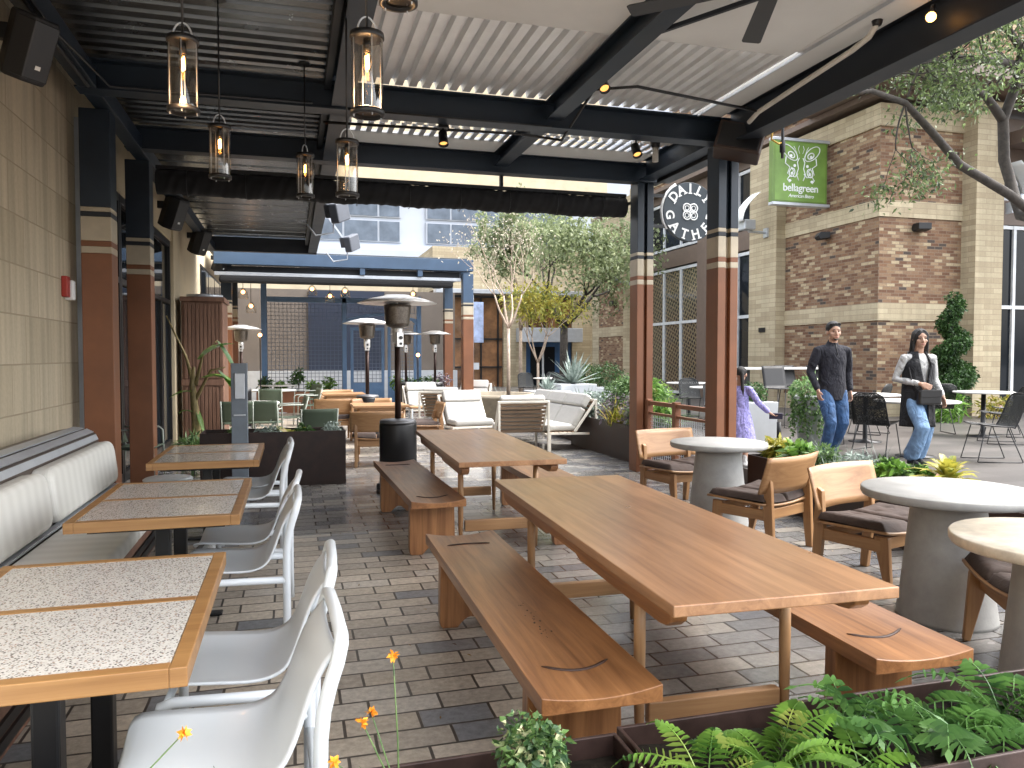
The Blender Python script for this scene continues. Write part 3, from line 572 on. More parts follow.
for a, c in zip(ys, ys[1:]):
    y0, y1, z0, z1, r_ = a+.03, c-.03, .485, .825, .10; poly = []
    for cy, cz, a0 in ((y1-r_, z1-r_, 0), (y0+r_, z1-r_, 90), (y0+r_, z0+r_, 180), (y1-r_, z0+r_, 270)): poly += [(cy+r_*math.cos(R(a0+15*k)), cz+r_*math.sin(R(a0+15*k))) for k in range(7)]
    m_ = MB(); A = Matrix.Translation((-1.42, 0, .49)) @ Matrix.Rotation(R(-7), 4, 'Y') @ Matrix.Translation((1.42, 0, -.49)); m_.prism(poly, -1.49, -1.34, 'YZ', A); m_.build('back_cushion', M['ribbed'], bq, .045, True, seg=5)
for a, c in zip(ys, ys[1:]): cushion(-1.36, -.90, a+.006, c-.006, .37, .465, 'ribbed', 'seat_cushion', bq, 0, .03)
m_ = MB(); m_.box(-1.40, -1.355, -2, 6.82, .463, .478); m_.build('seat_rail', M['alu'], bq, .003, True)
m_ = MB(); m_.box(-1.44, -.93, -2, 6.82, .30, .37); m_.box(-1.44, -1.05, -2, 6.75, 0, .30); m_.build('seat_base', M['cabinet'], bq, .006, True)
m_ = MB()
for k in range(4): m_.box(-1.05, -1.035, -2, 6.7, .04+.065*k, .085+.065*k)
m_.build('base_slats', M['black'], bq, .002, True)

# terrazzo tables
def terrazzo_table(x, y, lab):
    t = thing('terrazzo_table', lab, 'table', (x, y, 0), 0, 'terrazzo tables along the banquette'); W, L = .75, 1.14; f = .042
    m_ = MB(); h = .75
    m_.box(-W/2, -W/2+f, -L/2, L/2, h-.05, h); m_.box(W/2-f, W/2, -L/2, L/2, h-.05, h)
    for y0, y1 in ((-L/2, -L/2+f), (L/2-f, L/2), (-.02, .02)): m_.box(-W/2+f, W/2-f, y0, y1, h-.05, h)
    m_.build('wood_frame', M['edgewood'], t, .003)
    for s in (-1, 1):
        y0, y1 = (-L/2+f, -.02) if s < 0 else (.02, L/2-f)
        m_ = MB(); m_.box(-W/2+f+.001, W/2-f-.001, y0+.001, y1-.001, h-.03, h-.0015); m_.build('terrazzo_panel', M['terrazzo'], t)
    m_ = MB(); m_.box(-.3, .3, -L/2+.1, L/2-.1, h-.075, h-.052); m_.build('under_frame', M['black'], t)
    for s in (-.30, .30):
        m_ = MB(); m_.box(-.034, .034, s-.034, s+.034, .02, h-.07); p_ = m_.build('pedestal', M['black'], t, .008)
        m_ = MB(); m_.box(-.22, .22, s-.035, s+.035, .006, .022); m_.box(-.035, .035, s-.20, s+.20, .004, .0195); m_.build('foot', M['black'], p_, .006)
terrazzo_table(-.625, 2.55, 'terrazzo topped table with wooden edging, closest to the camera at lower left')
terrazzo_table(-.62, 4.41, 'terrazzo topped table with wooden edging, middle one of the row beside the banquette')
terrazzo_table(-.61, 6.40, 'terrazzo topped table with wooden edging, farthest one of the row, by the second terracotta column')

# white tube chairs, local facing -x
def white_chair():
    t = thing('white_chair', '', 'chair', group='white tubular chairs at the terrazzo tables')
    hw = .235
    prof = [(-.255, .430), (-.225, .452), (-.10, .446), (.03, .438), (.095, .448), (.140, .480), (.168, .540), (.190, .605), (.214, .668), (.243, .722), (.276, .762)]
    def fn(u, v):
        i = v*(len(prof)-1); k = min(int(i), len(prof)-2); q = i-k; P_ = [prof[max(k-1, 0)], prof[k], prof[k+1], prof[min(k+2, len(prof)-1)]]; x, z = [.5*(2*P_[1][e]+(P_[2][e]-P_[0][e])*q+(2*P_[0][e]-5*P_[1][e]+4*P_[2][e]-P_[3][e])*q*q+(3*P_[1][e]-P_[0][e]-3*P_[2][e]+P_[3][e])*q**3) for e in (0, 1)]
        s = (u-.5)*2; wv = hw*(1-.10*max(0, (v-.55))/.45) * (1 if v > .08 else .82+.18*v/.08)
        sm = max(0, min(1, (v-.3)/.4)); sm = sm*sm*(3-2*sm); return (x+s*s*.010*sm, s*wv, z+abs(s)**3*.02*(1-sm)-.012*(1-s*s)*(1-sm))
    m_ = MB(); m_.grid(fn, 16, 30); m_.build('seat_shell', M['white'], t, 0, solid=.009)
    m_ = MB(); y = .235
    back = [(.290, .762), (.284, .740), (.266, .685), (.250, .62), (.242, .55), (.240, .45), (.240, .2), (.242, 0)]
    pts = [(x, -y, z) for x, z in back[::-1][:-1]]+[(.294, -y+.012, .778), (.298, -y+.05, .788), (.300, 0, .790), (.298, y-.05, .788), (.294, y-.012, .778)]+[(x, y, z) for x, z in back[1:]]
    m_.tube(pts, .0185, 14); m_.build('back_frame', M['white'], t)
    for s in (-1, 1):
        m_ = MB(); m_.tube([(.235, s*y, .405), (-.19, s*y, .415), (-.225, s*y, .405), (-.235, s*y, .37), (-.24, s*y, 0)], .0175, 12); m_.build('leg', M['white'], t)
    m_ = MB(); m_.tube([(.240, -y, .36), (.240, y, .36)], .014, 10); m_.build('cross_bar', M['white'], t); m_ = MB(); m_.tube([(-.21, -y, .41), (-.21, y, .41)], .013, 10); m_.build('cross_bar', M['white'], t)
    return t
wc = white_chair()
spots_ = [(-.19, 2.16, 2, 'white tubular chair nearest the camera, cropped by the bottom edge'), (-.17, 2.80, -2, 'white tubular chair second from the camera, at the nearest terrazzo table'), (-.275, 4.13, 0, 'white tubular chair on the near side of the middle terrazzo table'), (-.27, 4.72, -3, 'white tubular chair on the far side of the middle terrazzo table'), (-.32, 6.12, 0, 'white tubular chair on the near side of the farthest terrazzo table'), (-.31, 6.68, 2, 'white tubular chair farthest from the camera, next to the dark planter')]
for i, (x, y, a, l) in enumerate(spots_):
    if i == 0: wc.location = (x, y, 0); wc.rotation_euler = (0, 0, R(a)); wc['label'] = l
    else: dup(wc, (x, y, 0), a, l)
t = thing('white_stool', 'low round white seat showing just beyond the middle terrazzo table near the column', 'stool', (-1.03, 7.12, 0)); m_ = MB(); m_.lathe([(.15, .41), (.19, .425), (.20, .45), (.185, .462), (.05, .458)], n=28); m_.build('seat', M['white'], t)
for k in range(4): m_ = MB(); a = R(45+90*k); m_.cyl((.12*math.cos(a), .12*math.sin(a), .42), (.17*math.cos(a), .17*math.sin(a), 0), .013, n=10); m_.build('leg', M['white'], t)

# ------------------------------------------------------------------ teak tables and benches
def dining_table():
    t = thing('dining_table', '', 'table', group='long teak dining tables'); W, L, h = .80, 2.44, .75
    m_ = MB(); m_.box(-W/2, W/2, -L/2, L/2, h-.038, h); m_.build('tabletop', M['top'], t, .004)
    for s in (-1, 1):
        x = s*.335; m_ = MB(); m_.prism([(-1.10, h-.040), (-1.13, h-.06), (-1.125, h-.085), (-1.09, h-.108), (-1.04, h-.115), (-.25, h-.115), (-.20, h-.10), (.20, h-.10), (.25, h-.115), (1.04, h-.115), (1.09, h-.108), (1.125, h-.085), (1.13, h-.06), (1.10, h-.040)], x-.03, x+.03, 'YZ'); m_.build('side_rail', M['teakY'], t, .006)
    for sy in (-1, 1):
        m_ = MB(); m_.box(-.27, .27, sy*.74-.02, sy*.74+.02, .15, .235); m_.build('stretcher', M['oakX'], t, .005)
        m_ = MB(); m_.box(-.304, .304, sy*.74-.022, sy*.74+.022, h-.105, h-.039); m_.build('end_rail', M['oakX'], t, .005)
        for sx in (-1, 1):
            m_ = MB(); m_.tube([(sx*.30, sy*.74, h-.04), (sx*.30, sy*.74, .45), (sx*.30, sy*.74, .22), (sx*.30, sy*.74, 0)], [.021, .022, .020, .013], 14); m_.build('leg', M['oakZ'], t)
    return t
dt = dining_table(); dt.location = (1.535, 3.27, 0); dt.rotation_euler = (0, 0, R(-1.9)); dt['label'] = 'long teak dining table in the foreground, between two benches'
dup(dt, (1.56, 6.50, 0), -1.7, 'long teak dining table behind the foreground one, next to the patio heater')
def bench():
    t = thing('bench', '', 'bench', group='teak benches at the dining tables'); W, L = .405, 2.26
    def top(x, y): return .458-.022*(1-(2*x/W)**2)
    m_ = MB(); nx, ny = 12, 24; vs = []; fs = []
    for j in range(ny+1):
        for i in range(nx+1):
            x = -W/2+W*i/nx; y = -L/2+L*j/ny; vs.append((x, y, top(x, y)))
    k = len(vs)
    for j in range(ny+1):
        for i in range(nx+1): x = -W/2+W*i/nx; y = -L/2+L*j/ny; vs.append((x, y, .400))
    q = lambda i, j, b_=0: b_+j*(nx+1)+i
    for j in range(ny):
        for i in range(nx): fs += [(q(i, j), q(i+1, j), q(i+1, j+1), q(i, j+1)), (q(i, j, k), q(i, j+1, k), q(i+1, j+1, k), q(i+1, j, k))]
    for j in range(ny): fs += [(q(0, j), q(0, j+1), q(0, j+1, k), q(0, j, k)), (q(nx, j), q(nx, j, k), q(nx, j+1, k), q(nx, j+1))]
    for i in range(nx): fs += [(q(i, 0), q(i, 0, k), q(i+1, 0, k), q(i+1, 0)), (q(i, ny), q(i+1, ny), q(i+1, ny, k), q(i, ny, k))]
    m_.add(vs, fs, False); o = m_.build('seat', M['teakY'], t, .003)
    for s in (-1, 1):       # curved tenon line inlaid near each end
        pts = [(x, s*(.86 + .05*math.cos(x/.13*PI/2)), top(x, 0)+.0005) for x in [-.12+.24*i/12 for i in range(13)]]
        m_ = MB(); m_.tube(pts, [.003]+[.0062]*11+[.003], 6); m_.build('tenon_inlay', plain('dark_inlay', (.04, .016, .008), .5) if s < 0 and not bpy.data.materials.get('dark_inlay') else bpy.data.materials['dark_inlay'], o)
    for s in (-1, 1):
        y = s*.84; poly = [(-.17, .40), (-.175, .05), (-.17, .012), (-.155, 0), (-.085, 0)]+[(-.075+.15*i/8, .055*math.sin(PI*i/8)) for i in range(9)]+[(.085, 0), (.155, 0), (.17, .012), (.175, .05), (.17, .40)]
        m_ = MB(); m_.prism(poly, y-.035, y+.035, 'XZ'); m_.build('leg_panel', M['teakZ'], t, .006)
    m_ = MB(); m_.box(-.02, .02, -.80, .80, .335, .399); m_.build('under_rail', M['teakY'], t, .003)
    return t
bn = bench()
m_ = MB()
for k in range(26):
    x = rnd.gauss(.0, .018); y = -.18-.42*rnd.random(); q_ = rnd.uniform(.0015, .0045); m_.lathe([(q_, -.004), (q_*.9, .0006), (q_*.3, .0008)], (x, y, .4365+(2*x/.405)**2*.022), 7, 1, rnd.uniform(1, 2.4))
bn.location = (.935, 3.32, 0); bn.rotation_euler = (0, 0, R(-.6)); _chips = m_; bn['label'] = 'teak bench left of the foreground dining table, with dark chips in its seat'
dup(bn, (2.17, 3.29, 0), -2.2, 'teak bench on the right of the foreground dining table, near the round concrete table')
dup(bn, (.995, 6.60, 0), 1.0, 'teak bench on the left of the second dining table, in front of the patio heater')
dup(bn, (2.17, 6.60, 0), -1, 'teak bench mostly hidden behind the second dining table, on its right side')
o = _chips.build('surface_chips', M['corten'], bn); o['kind'] = 'stuff'
# ------------------------------------------------------------------ round tables
def round_table(x, y, r, rb_, mat, nm, lab):
    t = thing('round_table', lab, 'table', (x, y, 0), 0); m_ = MB(); m_.lathe([(r-.03, .69), (r-.008, .695), (r, .71), (r, .735), (r-.006, .742), (.05, .743)], n=64); m_.build('tabletop', M[mat], t)
    m_ = MB(); m_.lathe([(rb_, 0), (rb_-.004, .02), (rb_*.93, .12), (rb_*.74, .62), (rb_*.72, .69)], n=48); m_.build('pedestal', M['concrete'], t)
round_table(3.63, 6.04, .42, .27, 'concrete', '', 'round grey concrete pedestal table, the far one by the right hand column')
round_table(3.60, 3.52, .46, .265, 'concrete', '', 'round grey concrete pedestal table, nearer one to the right of the foreground bench')
round_table(3.09, 2.42, .43, .25, 'travertine', '', 'round travertine topped table cropped by the right edge of the picture')

# wooden low chairs (local: faces +y)
def wood_chair():
    t = thing('wooden_chair', '', 'chair', group='oak chairs with brown cushions')
    def seat(u, v): s = (u-.5)*2; return (s*.335, -.24+v*.50, .375+.028*s*s+.012*(v-.5))
    m_ = MB(); m_.grid(seat, 16, 6); m_.build('seat', M['oakX'], t, 0, solid=.016)
    def cu(sgn):
        m_ = MB(); vs = []; n_ = 20
        def f(u, v):
            s = .5*(u); X = sgn*(.006+u*.322); Y = -.235+v*.485; e = min(u, 1-u, v, 1-v); pf = min(1, e/.14); hh = .058*math.sqrt(max(0, 1-(1-pf)**2)); dip = sum(.016*math.exp(-((u-a_)**2+(v-b_)**2)*180) for a_ in (.3, .7) for b_ in (.3, .7))
            return X, Y, .392+.028*(X/.335)**2+hh-dip
        m_.grid(f, n_, n_); m_.grid(lambda u, v: (sgn*(.006+u*.322), -.235+v*.485, .386+.028*((.006+u*.322)/.335)**2), n_, n_); return m_.build('cushion', M['brownfab'], t)
    cu(1); cu(-1)
    def bk(u, v): s = (u-.5)*2; return (s*.355, -.27-.08*v+.065*s*s, .475+v*.275)
    m_ = MB(); m_.grid(bk, 18, 6); m_.build('backrest', M['oakX'], t, 0, solid=.014)
    for s in (-1, 1):
        m_ = MB(); m_.prism([(-.30, 0), (-.245, 0), (-.205, .36), (-.222, .60), (-.262, .62), (-.275, .5)], s*.275-.02, s*.275+.02, 'YZ'); m_.build('leg', M['oakZ'], t, .006)
        m_ = MB(); m_.prism([(.235, 0), (.27, 0), (.245, .37), (.15, .37), (.17, .26)], s*.265-.018, s*.265+.018, 'YZ'); m_.build('leg', M['oakZ'], t, .006)
        m_ = MB(); m_.box(s*.27-.015, s*.27+.015, -.23, .2, .27, .35); m_.build('side_rail', M['oakY'], t, .005)
    m_ = MB(); m_.box(-.25, .25, .17, .20, .28, .355); m_.build('cross_rail', M['oakX'], t, .005); m_ = MB(); m_.box(-.25, .25, -.235, -.205, .27, .35); m_.build('cross_rail', M['oakX'], t, .005)
    return t
ch = wood_chair(); L_ = [(3.72, 6.88, 190, 'oak chair with brown cushion behind the far round concrete table, by the column'), (3.55, 5.28, 24, 'oak chair seen from behind between the two round concrete tables, its back dark toned'), (3.74, 4.22, 196, 'oak chair with tilted pale back facing the nearer round concrete table'), (3.50, 2.85, 60, 'oak chair cropped at the right edge, only its brown cushion and one leg showing'),
  (1.12, 10.75, -6, 'oak chair seen from behind next to the base of the nearest patio heater'), (.72, 14.1, 0, 'oak chair in front of the far wooden table, seen from behind beside the smaller heater'), (1.35, 13.5, 180, 'oak chair beyond the nearer wooden cafe table, its back just above the tabletop'), (.95, 17.2, 180, 'oak chair farthest back, beyond the far wooden cafe table'), (2.02, 12.3, 90, 'oak chair on the right of the nearer wooden cafe table, behind the heater pole')]
for i, (x, y, a, l) in enumerate(L_):
    if i == 0: ch.location = (x, y, 0); ch.rotation_euler = (0, 0, R(a)); ch['label'] = l
    else: dup(ch, (x, y, 0), a, l)
def cafe_table(x, y, lab):
    t = thing('wooden_cafe_table', lab, 'table', (x, y, 0), 0, 'wooden cafe tables'); m_ = MB(); m_.box(-.42, .42, -.4, .4, .71, .745); m_.build('tabletop', M['oakX'], t, .004)
    m_ = MB(); m_.box(-.36, .36, -.34, .34, .63, .709); m_.build('apron', M['oakX'], t, .004)
    for sx in (-1, 1):
        for sy in (-1, 1): m_ = MB(); m_.cyl((sx*.34, sy*.32, .7), (sx*.34, sy*.32, 0), .028, .018, 12); m_.build('leg', M['oakZ'], t)
cafe_table(1.31, 12.2, 'small wooden cafe table behind the nearest patio heater'); cafe_table(1.0, 16.0, 'small wooden cafe table farther back, by the blue mesh enclosure')

# ------------------------------------------------------------------ patio heaters
def heater():
    t = thing('patio_heater', '', 'patio heater', group='mushroom patio heaters')
    m_ = MB(); m_.lathe([(.17, .03), (.205, .05), (.205, .74), (.20, .765)], n=36); tk = m_.build('tank_cover', M['black'], t)
    m_ = MB(); m_.lathe([(.20, .765), (.205, .775), (.19, .80), (.05, .815)], n=36); m_.build('tank_lid', M['alu2'], tk)
    for s in (-1, 1): m_ = MB(); m_.cyl((s*.16-.012, .15, .045), (s*.16+.012, .15, .045), .045, n=16); m_.build('wheel', M['black'], t)
    m_ = MB(); m_.lathe([(.24, 0), (.24, .02), (.1, .03)], n=30); m_.build('base_plate', M['black'], t)
    m_ = MB(); m_.cyl((0, 0, .8), (0, 0, 1.66), .034, n=18); m_.build('pole', plain('bronze_pole', (.035, .018, .014), .35, .5) if not bpy.data.materials.get('bronze_pole') else bpy.data.materials['bronze_pole'], t)
    m_ = MB(); m_.lathe([(.04, 1.64), (.055, 1.66), (.058, 1.80), (.05, 1.81)], n=20); m_.box(-.045, .035, -.075, -.03, 1.60, 1.76); cb = m_.build('control_head', M['steel'], t, .004)
    m_ = MB(); m_.cyl((0, -.077, 1.70), (0, -.09, 1.70), .02, n=12); m_.cyl((0, -.077, 1.635), (0, -.085, 1.635), .014, n=12); m_.build('knob', M['black'], cb)
    m_ = MB(); m_.lathe([(.05, 1.80), (.125, 1.83), (.13, 1.86), (.145, 2.02), (.15, 2.06), (.12, 2.065)], n=32); m_.build('burner_screen', plain('burner_mesh', (.16, .14, .12), .35, .8, .4, 60) if not bpy.data.materials.get('burner_mesh') else bpy.data.materials['burner_mesh'], t)
    for k in range(3): m_ = MB(); a = R(120*k); m_.cyl((.12*math.cos(a), .12*math.sin(a), 2.05), (.12*math.cos(a), .12*math.sin(a), 2.10), .006, n=8); m_.build('reflector_stay', M['steel'], t)
    m_ = MB(); m_.lathe([(.43, 2.075), (.435, 2.078), (.31, 2.122), (.16, 2.155), (.13, 2.168), (.02, 2.172)], n=48); m_.build('reflector', M['steel'], t)
    return t
ht = heater(); L_ = [(1.12, 8.50, 20, 'tall patio heater nearest the camera, black tank base behind the left bench'), (1.30, 14.0, 0, 'patio heater with white topped dome left of the nearest one, by the blue enclosure door'), (-1.05, 17.6, 0, 'patio heater at far left between the terracotta columns and the blue post'), (2.95, 20.7, 0, 'small distant patio heater with crooked control head, left of the right blue post'), (3.65, 20.2, 0, 'small distant patio heater just left of the striped terracotta posts')]
for i, (x, y, a, l) in enumerate(L_):
    if i == 0: ht.location = (x, y, 0); ht.rotation_euler = (0, 0, R(a)); ht['label'] = l
    else: dup(ht, (x, y, 0), a, l)

# ------------------------------------------------------------------ lounge furniture (local: seat opens to -y, i.e. faces the camera side)
def lounge(n_, nm, lab, cat, loc, rz, group=None):
    t = thing(nm, lab, cat, loc, rz, group); W = .72*n_+.06; h = W/2
    f = MB()
    for s in (-1, 1):
        for q_ in ([(s*h, -.38, 0), (s*h, -.38, .30)], [(s*h, .42, 0), (s*h, .42, .80)], [(s*h, -.38, .28), (s*h, .42, .26)], [(s*h, .05, .30), (s*h, .42, .80)]): f.bar(*q_, .035)
    f.bar((-h, -.38, .28), (h, -.38, .28), .035); f.bar((-h, .42, .79), (h, .42, .79), .035); f.build('frame', M['cream_metal'], t, .004)
    m_ = MB()
    for k in range(8): z = .30+.062*k; y = .10+.32*(z-.30)/.5; m_.box(-h+.02, h-.02, y-.006, y+.014, z, z+.042)
    m_.build('back_slats', M['slat'], t, .003)
    m_ = MB()
    for k in range(6): m_.box(-h+.02, h-.02, -.36+.075*k, -.305+.075*k, .285, .305)
    m_.build('seat_slats', M['slat'], t, .003)
    for k in range(n_):
        x0 = -h+.03+.72*k; x1 = x0+.715
        m_ = MB(); m_.box(x0, x1, -.40, .10, .308, .42); m_.build('seat_cushion', M['canvas'], t, .045, seg=4)
        A = Matrix.Translation((0, .03, .40)) @ Matrix.Rotation(R(-30), 4, 'X')
        m_ = MB(); m_.box(x0, x1, -.03, .09, -.02, .33, A); m_.build('back_cushion', M['canvas'], t, .04, seg=4)
        m_ = MB(); m_.box(x0, x1, -.045, .08, .335, .56, A); m_.build('head_cushion', M['canvas'], t, .04, seg=4)
    return t
LGp = 'cream lounge armchairs'
lounge(1, 'lounge_chair', 'cream cushioned lounge chair facing the camera behind the second dining table', 'armchair', (2.95, 13.2, 0), 8, LGp)
lounge(1, 'lounge_chair', 'lounge chair seen from behind, showing its slatted wooden back and cream frame', 'armchair', (3.46, 11.75, 0), 176, LGp)
lounge(1, 'lounge_chair', 'lounge chair turned sideways with slatted back, between two cushioned ones', 'armchair', (2.95, 15.2, 0), 150, LGp)
lounge(1, 'lounge_chair', 'small distant cream lounge chair facing the camera, right of the heater pole', 'armchair', (2.92, 17.6, 0), 6, LGp)
lounge(1, 'lounge_chair', 'most distant cream lounge chair, just left of the stone planter ring', 'armchair', (4.35, 18.9, 0), -30, LGp)
lounge(3, 'lounge_sofa', 'three seat sofa with cream cushions beside the brown steel planter', 'sofa', (4.18, 12.55, 0), -86)
t = thing('side_table', 'small white metal side table in front of the distant lounge chair', 'side table', (2.65, 16.3, 0)); m_ = MB(); m_.box(-.25, .25, -.25, .25, .40, .43); m_.build('tabletop', M['oakX'], t, .003)
for sx in (-1, 1):
    for sy in (-1, 1): m_ = MB(); m_.bar((sx*.23, sy*.23, 0), (sx*.23, sy*.23, .4), .03); m_.build('leg', M['white'], t)

# ------------------------------------------------------------------ planters and foliage helpers
def tray(nm, x0, x1, y0, y1, h, par, mat='corten2', th=.012, soil=.06, z=0):
    m_ = MB(); m_.box(x0, x1, y0, y0+th, z, h); m_.box(x0, x1, y1-th, y1, z, h); m_.box(x0, x0+th, y0+th, y1-th, z, h); m_.box(x1-th, x1, y0+th, y1-th, z, h); m_.build('planter_wall', M[mat], par, .003, True)
    m_ = MB(); m_.grid(lambda u, v: (x0+th+(x1-x0-2*th)*u, y0+th+(y1-y0-2*th)*v, h-soil+.02*noise.noise(Vector((u*(x1-x0)*9, v*4, 0)))), int((x1-x0)*14)+4, 10); m_.build('soil', M['soil'], par, 0, True)
def leaf(m_, p, d_, up, L, W, curl=.2, fold=.25, pts=3):
    """one leaf: a folded, drooping blade of quads"""
    d_ = d_.normalized(); sd = d_.cross(up)
    if sd.length < 1e-3: sd = d_.cross(Vector((1, .2, 0)))
    sd.normalize(); nrm = sd.cross(d_)
    prof = {3: [(0, .12), (.45, 1), (1, .04)], 4: [(0, .15), (.3, .9), (.65, .85), (1, .03)], 5: [(0, .35), (.25, .9), (.5, 1), (.8, .6), (1, .03)]}[pts]
    vs = []; 
    for t, w_ in prof:
        c = p+d_*(L*t)-Vector((0, 0, 1))*(curl*L*t*t); h = W/2*w_
        vs += [c-sd*h+nrm*(fold*h), c, c+sd*h+nrm*(fold*h)]
    fs = []
    for i in range(len(prof)-1): a = 3*i; fs += [(a, a+1, a+4, a+3), (a+1, a+2, a+5, a+4)]
    m_.add(vs, fs, True)
def rv(): return Vector((rnd.gauss(0, 1), rnd.gauss(0, 1), rnd.gauss(0, 1))).normalized()
def cloud(blobs, nl, L, W, mat, nm, par, droop=.3, world=True, hollow=.35, out=.6):
    m_ = MB(); tot = sum(b_[3]**2 for b_ in blobs)
    for b_ in blobs:
        c = Vector(b_[:3]); r_ = b_[3]; fl = b_[4] if len(b_) > 4 else 1
        for _ in range(max(3, int(nl*r_*r_/tot))):
            q_ = rv(); rr = r_*(hollow+(1-hollow)*rnd.random()**.6); p = c+Vector((q_.x*rr, q_.y*rr, q_.z*rr*fl)); s = rnd.uniform(.65, 1.3)
            leaf(m_, p, (q_*out+rv()*.8), rv(), L*s, W*s, droop, .2, 3)
    return m_.build(nm, M[mat], par, 0, world, fixn=False)
def frond(m_, base, az, L, el=60, n_=16, wmax=.09, droop=1.1):
    p = Vector(base); a = R(az); e = R(el); st = L/n_; hd = Vector((math.cos(a), math.sin(a), 0)); prev = p; tw = rnd.uniform(-.3, .3)
    for i in range(n_+1):
        t = i/n_; dv = hd*math.cos(e)+Vector((0, 0, 1))*math.sin(e); sd = dv.cross(Vector((0, 0, 1))).normalized()*math.cos(tw)+Vector((0, 0, 1))*math.sin(tw)*.6
        nx = p+dv*st
        wd = wmax*math.sin(PI*min(1, (t*.93+.10)))**.75*(1-.25*t)
        if i > 1:
            for s in (-1, 1):
                dl = (sd*s+dv*.35).normalized()
                leaf(m_, p, dl, dv, wd, st*1.0, .22, .1, 4)
        m_.bar(p, nx, .003, .003)
        p = nx; e -= R(droop*90)/n_*(.6+.8*t)
    leaf(m_, p, dv, Vector((0, 0, 1)), st*1.6, st*.8, .1, 0)
def fern(x, y, z, n_, L, lab, mat='fern', el=(35, 80), wmax=.085, spread=360, a0=0, nm='fern', fn=16, droop=1.1):
    t = thing(nm, lab, 'fern', (x, y, z)); m_ = MB()
    for k in range(n_): frond(m_, (rnd.uniform(-.02, .02), rnd.uniform(-.02, .02), 0), a0+spread*k/n_+rnd.uniform(-12, 12), L*rnd.uniform(.75, 1.1), rnd.uniform(*el), fn, wmax*rnd.uniform(.8, 1.15), droop)
    m_.build('fronds', M[mat], t, fixn=False); return t
def blades(m_, x, y, z, n_, L, W, spread=.9, droop=.5, seg=5, stiff=False):
    for k in range(n_):
        a = rnd.uniform(0, 2*PI); e = rnd.uniform(.5, 1.5) if not stiff else rnd.uniform(.15, 1.45); l = L*rnd.uniform(.6, 1.1); hd = Vector((math.cos(a), math.sin(a), 0)); p = Vector((x, y, z))+hd*rnd.uniform(0, .03); vs = []
        sd = Vector((-math.sin(a), math.cos(a), 0))
        for i in range(seg+1):
            t = i/seg; w_ = W/2*(1-t**1.6)+.0006; vs += [p-sd*w_, p+sd*w_+Vector((0, 0, .3*w_))]
            dv = hd*math.cos(e)+Vector((0, 0, math.sin(e))); p = p+dv*(l/seg); e -= droop*(1+t)/seg*(1 if not stiff else .25)
        m_.add(vs, [(2*i, 2*i+1, 2*i+3, 2*i+2) for i in range(seg)], True)
def grass(x, y, z, n_, L, W, lab, mat='grass', cat='grass clump', nm='grass_clump', spread=.08, **k):
    t = thing(nm, lab, cat, (x, y, z)); m_ = MB()
    for _ in range(n_): blades(m_, rnd.gauss(0, spread), rnd.gauss(0, spread), 0, 1, L, W, **k)
    m_.build('blades', M[mat], t, fixn=False); return t
def shrub(x, y, z, r_, nl, L, W, lab, mat='bush', cat='shrub', nm='shrub', h=None, stems=5, group=None):
    t = thing(nm, lab, cat, (x, y, z), 0, group); h = h or r_*1.4; m_ = MB(); bl_ = []
    for k in range(stems):
        a = 2*PI*k/stems+rnd.random(); q_ = Vector((math.cos(a)*r_*.55*rnd.random(), math.sin(a)*r_*.55*rnd.random(), h*rnd.uniform(.45, .8))); m_.tube([(0, 0, 0), q_*.5+Vector((.01, 0, .02)), q_], [.008, .005, .003], 5); bl_.append((*q_, r_*rnd.uniform(.45, .7)))
    m_.build('stems', M['bark'], t); cloud(bl_, nl, L, W, mat, 'leaves', t, world=False); return t

# foreground planter trays
fp = thing('steel_planter', 'brown steel planter trough along the bottom edge, filled with ferns', 'planter', (1.5, 1.7, 0)); tray('', .875, 2.9, 1.56, 1.985, .45, fp)
fp2 = thing('steel_planter', 'brown steel planter trough at bottom centre with a small variegated shrub', 'planter', (.4, 1.6, 0)); tray('', -.75, .86, 1.50, 1.955, .45, fp2)
fern(1.20, 1.70, .40, 11, .30, 'bright green fern at the bottom edge, directly below the table leg', 'fern', (40, 85), .075)
fern(.99, 1.66, .40, 8, .26, 'small bright fern at the bottom edge left of the dining table leg', 'fern', (35, 75), .06)
fern(1.53, 1.80, .40, 9, .24, 'dark leafy fern standing in front of the right bench leg', 'darkfern', (45, 88), .085, fn=9)
fern(1.75, 1.72, .40, 10, .26, 'broad dark fern at lower right, left of the last fern in the trough', 'darkfern', (30, 75), .10, fn=10)
fern(2.02, 1.76, .40, 11, .28, 'dark green fern in the bottom right corner of the picture', 'darkfern', (35, 80), .095, fn=11)
fern(1.41, 1.65, .40, 6, .2, 'low pale fern between the bright fern and the dark leafy one', 'fern', (30, 60), .06, fn=10)
shrub(.57, 1.78, .39, .13, 900, .027, .014, 'small variegated shrub with cream edged leaves at the corner of the trough', 'varleaf', h=.20)
shrub(.79, 1.68, .39, .07, 160, .03, .02, 'low variegated sprig at the bottom edge beside the bright fern', 'varleaf', h=.09)
def flower_plant(x, y, heads, lab):
    t = thing('orange_flower', lab, 'flower', (x, y, .39), 0, 'grassy plants with orange flowers'); m_ = MB(); blades(m_, 0, 0, 0, 16, .22, .005, droop=.9)
    for hx, hy, hz in heads: m_.tube([(0, 0, 0), (hx*.35, hy*.4, hz*.6), (hx, hy, hz)], [.0025, .002, .0015], 5)
    m_.build('stems', M['grass'], t, fixn=False)
    for hx, hy, hz in heads:
        m_ = MB()
        for _ in range(16): d_ = rv(); leaf(m_, Vector((hx, hy, hz)), d_, rv(), .016, .010, .1)
        m_.build('flower_head', M['yellowf'], t, fixn=False)
def G3(px, py, y, bx, by): q_ = at(px, py, y=y); return (q_.x-bx, q_.y-by, q_.z-.39)
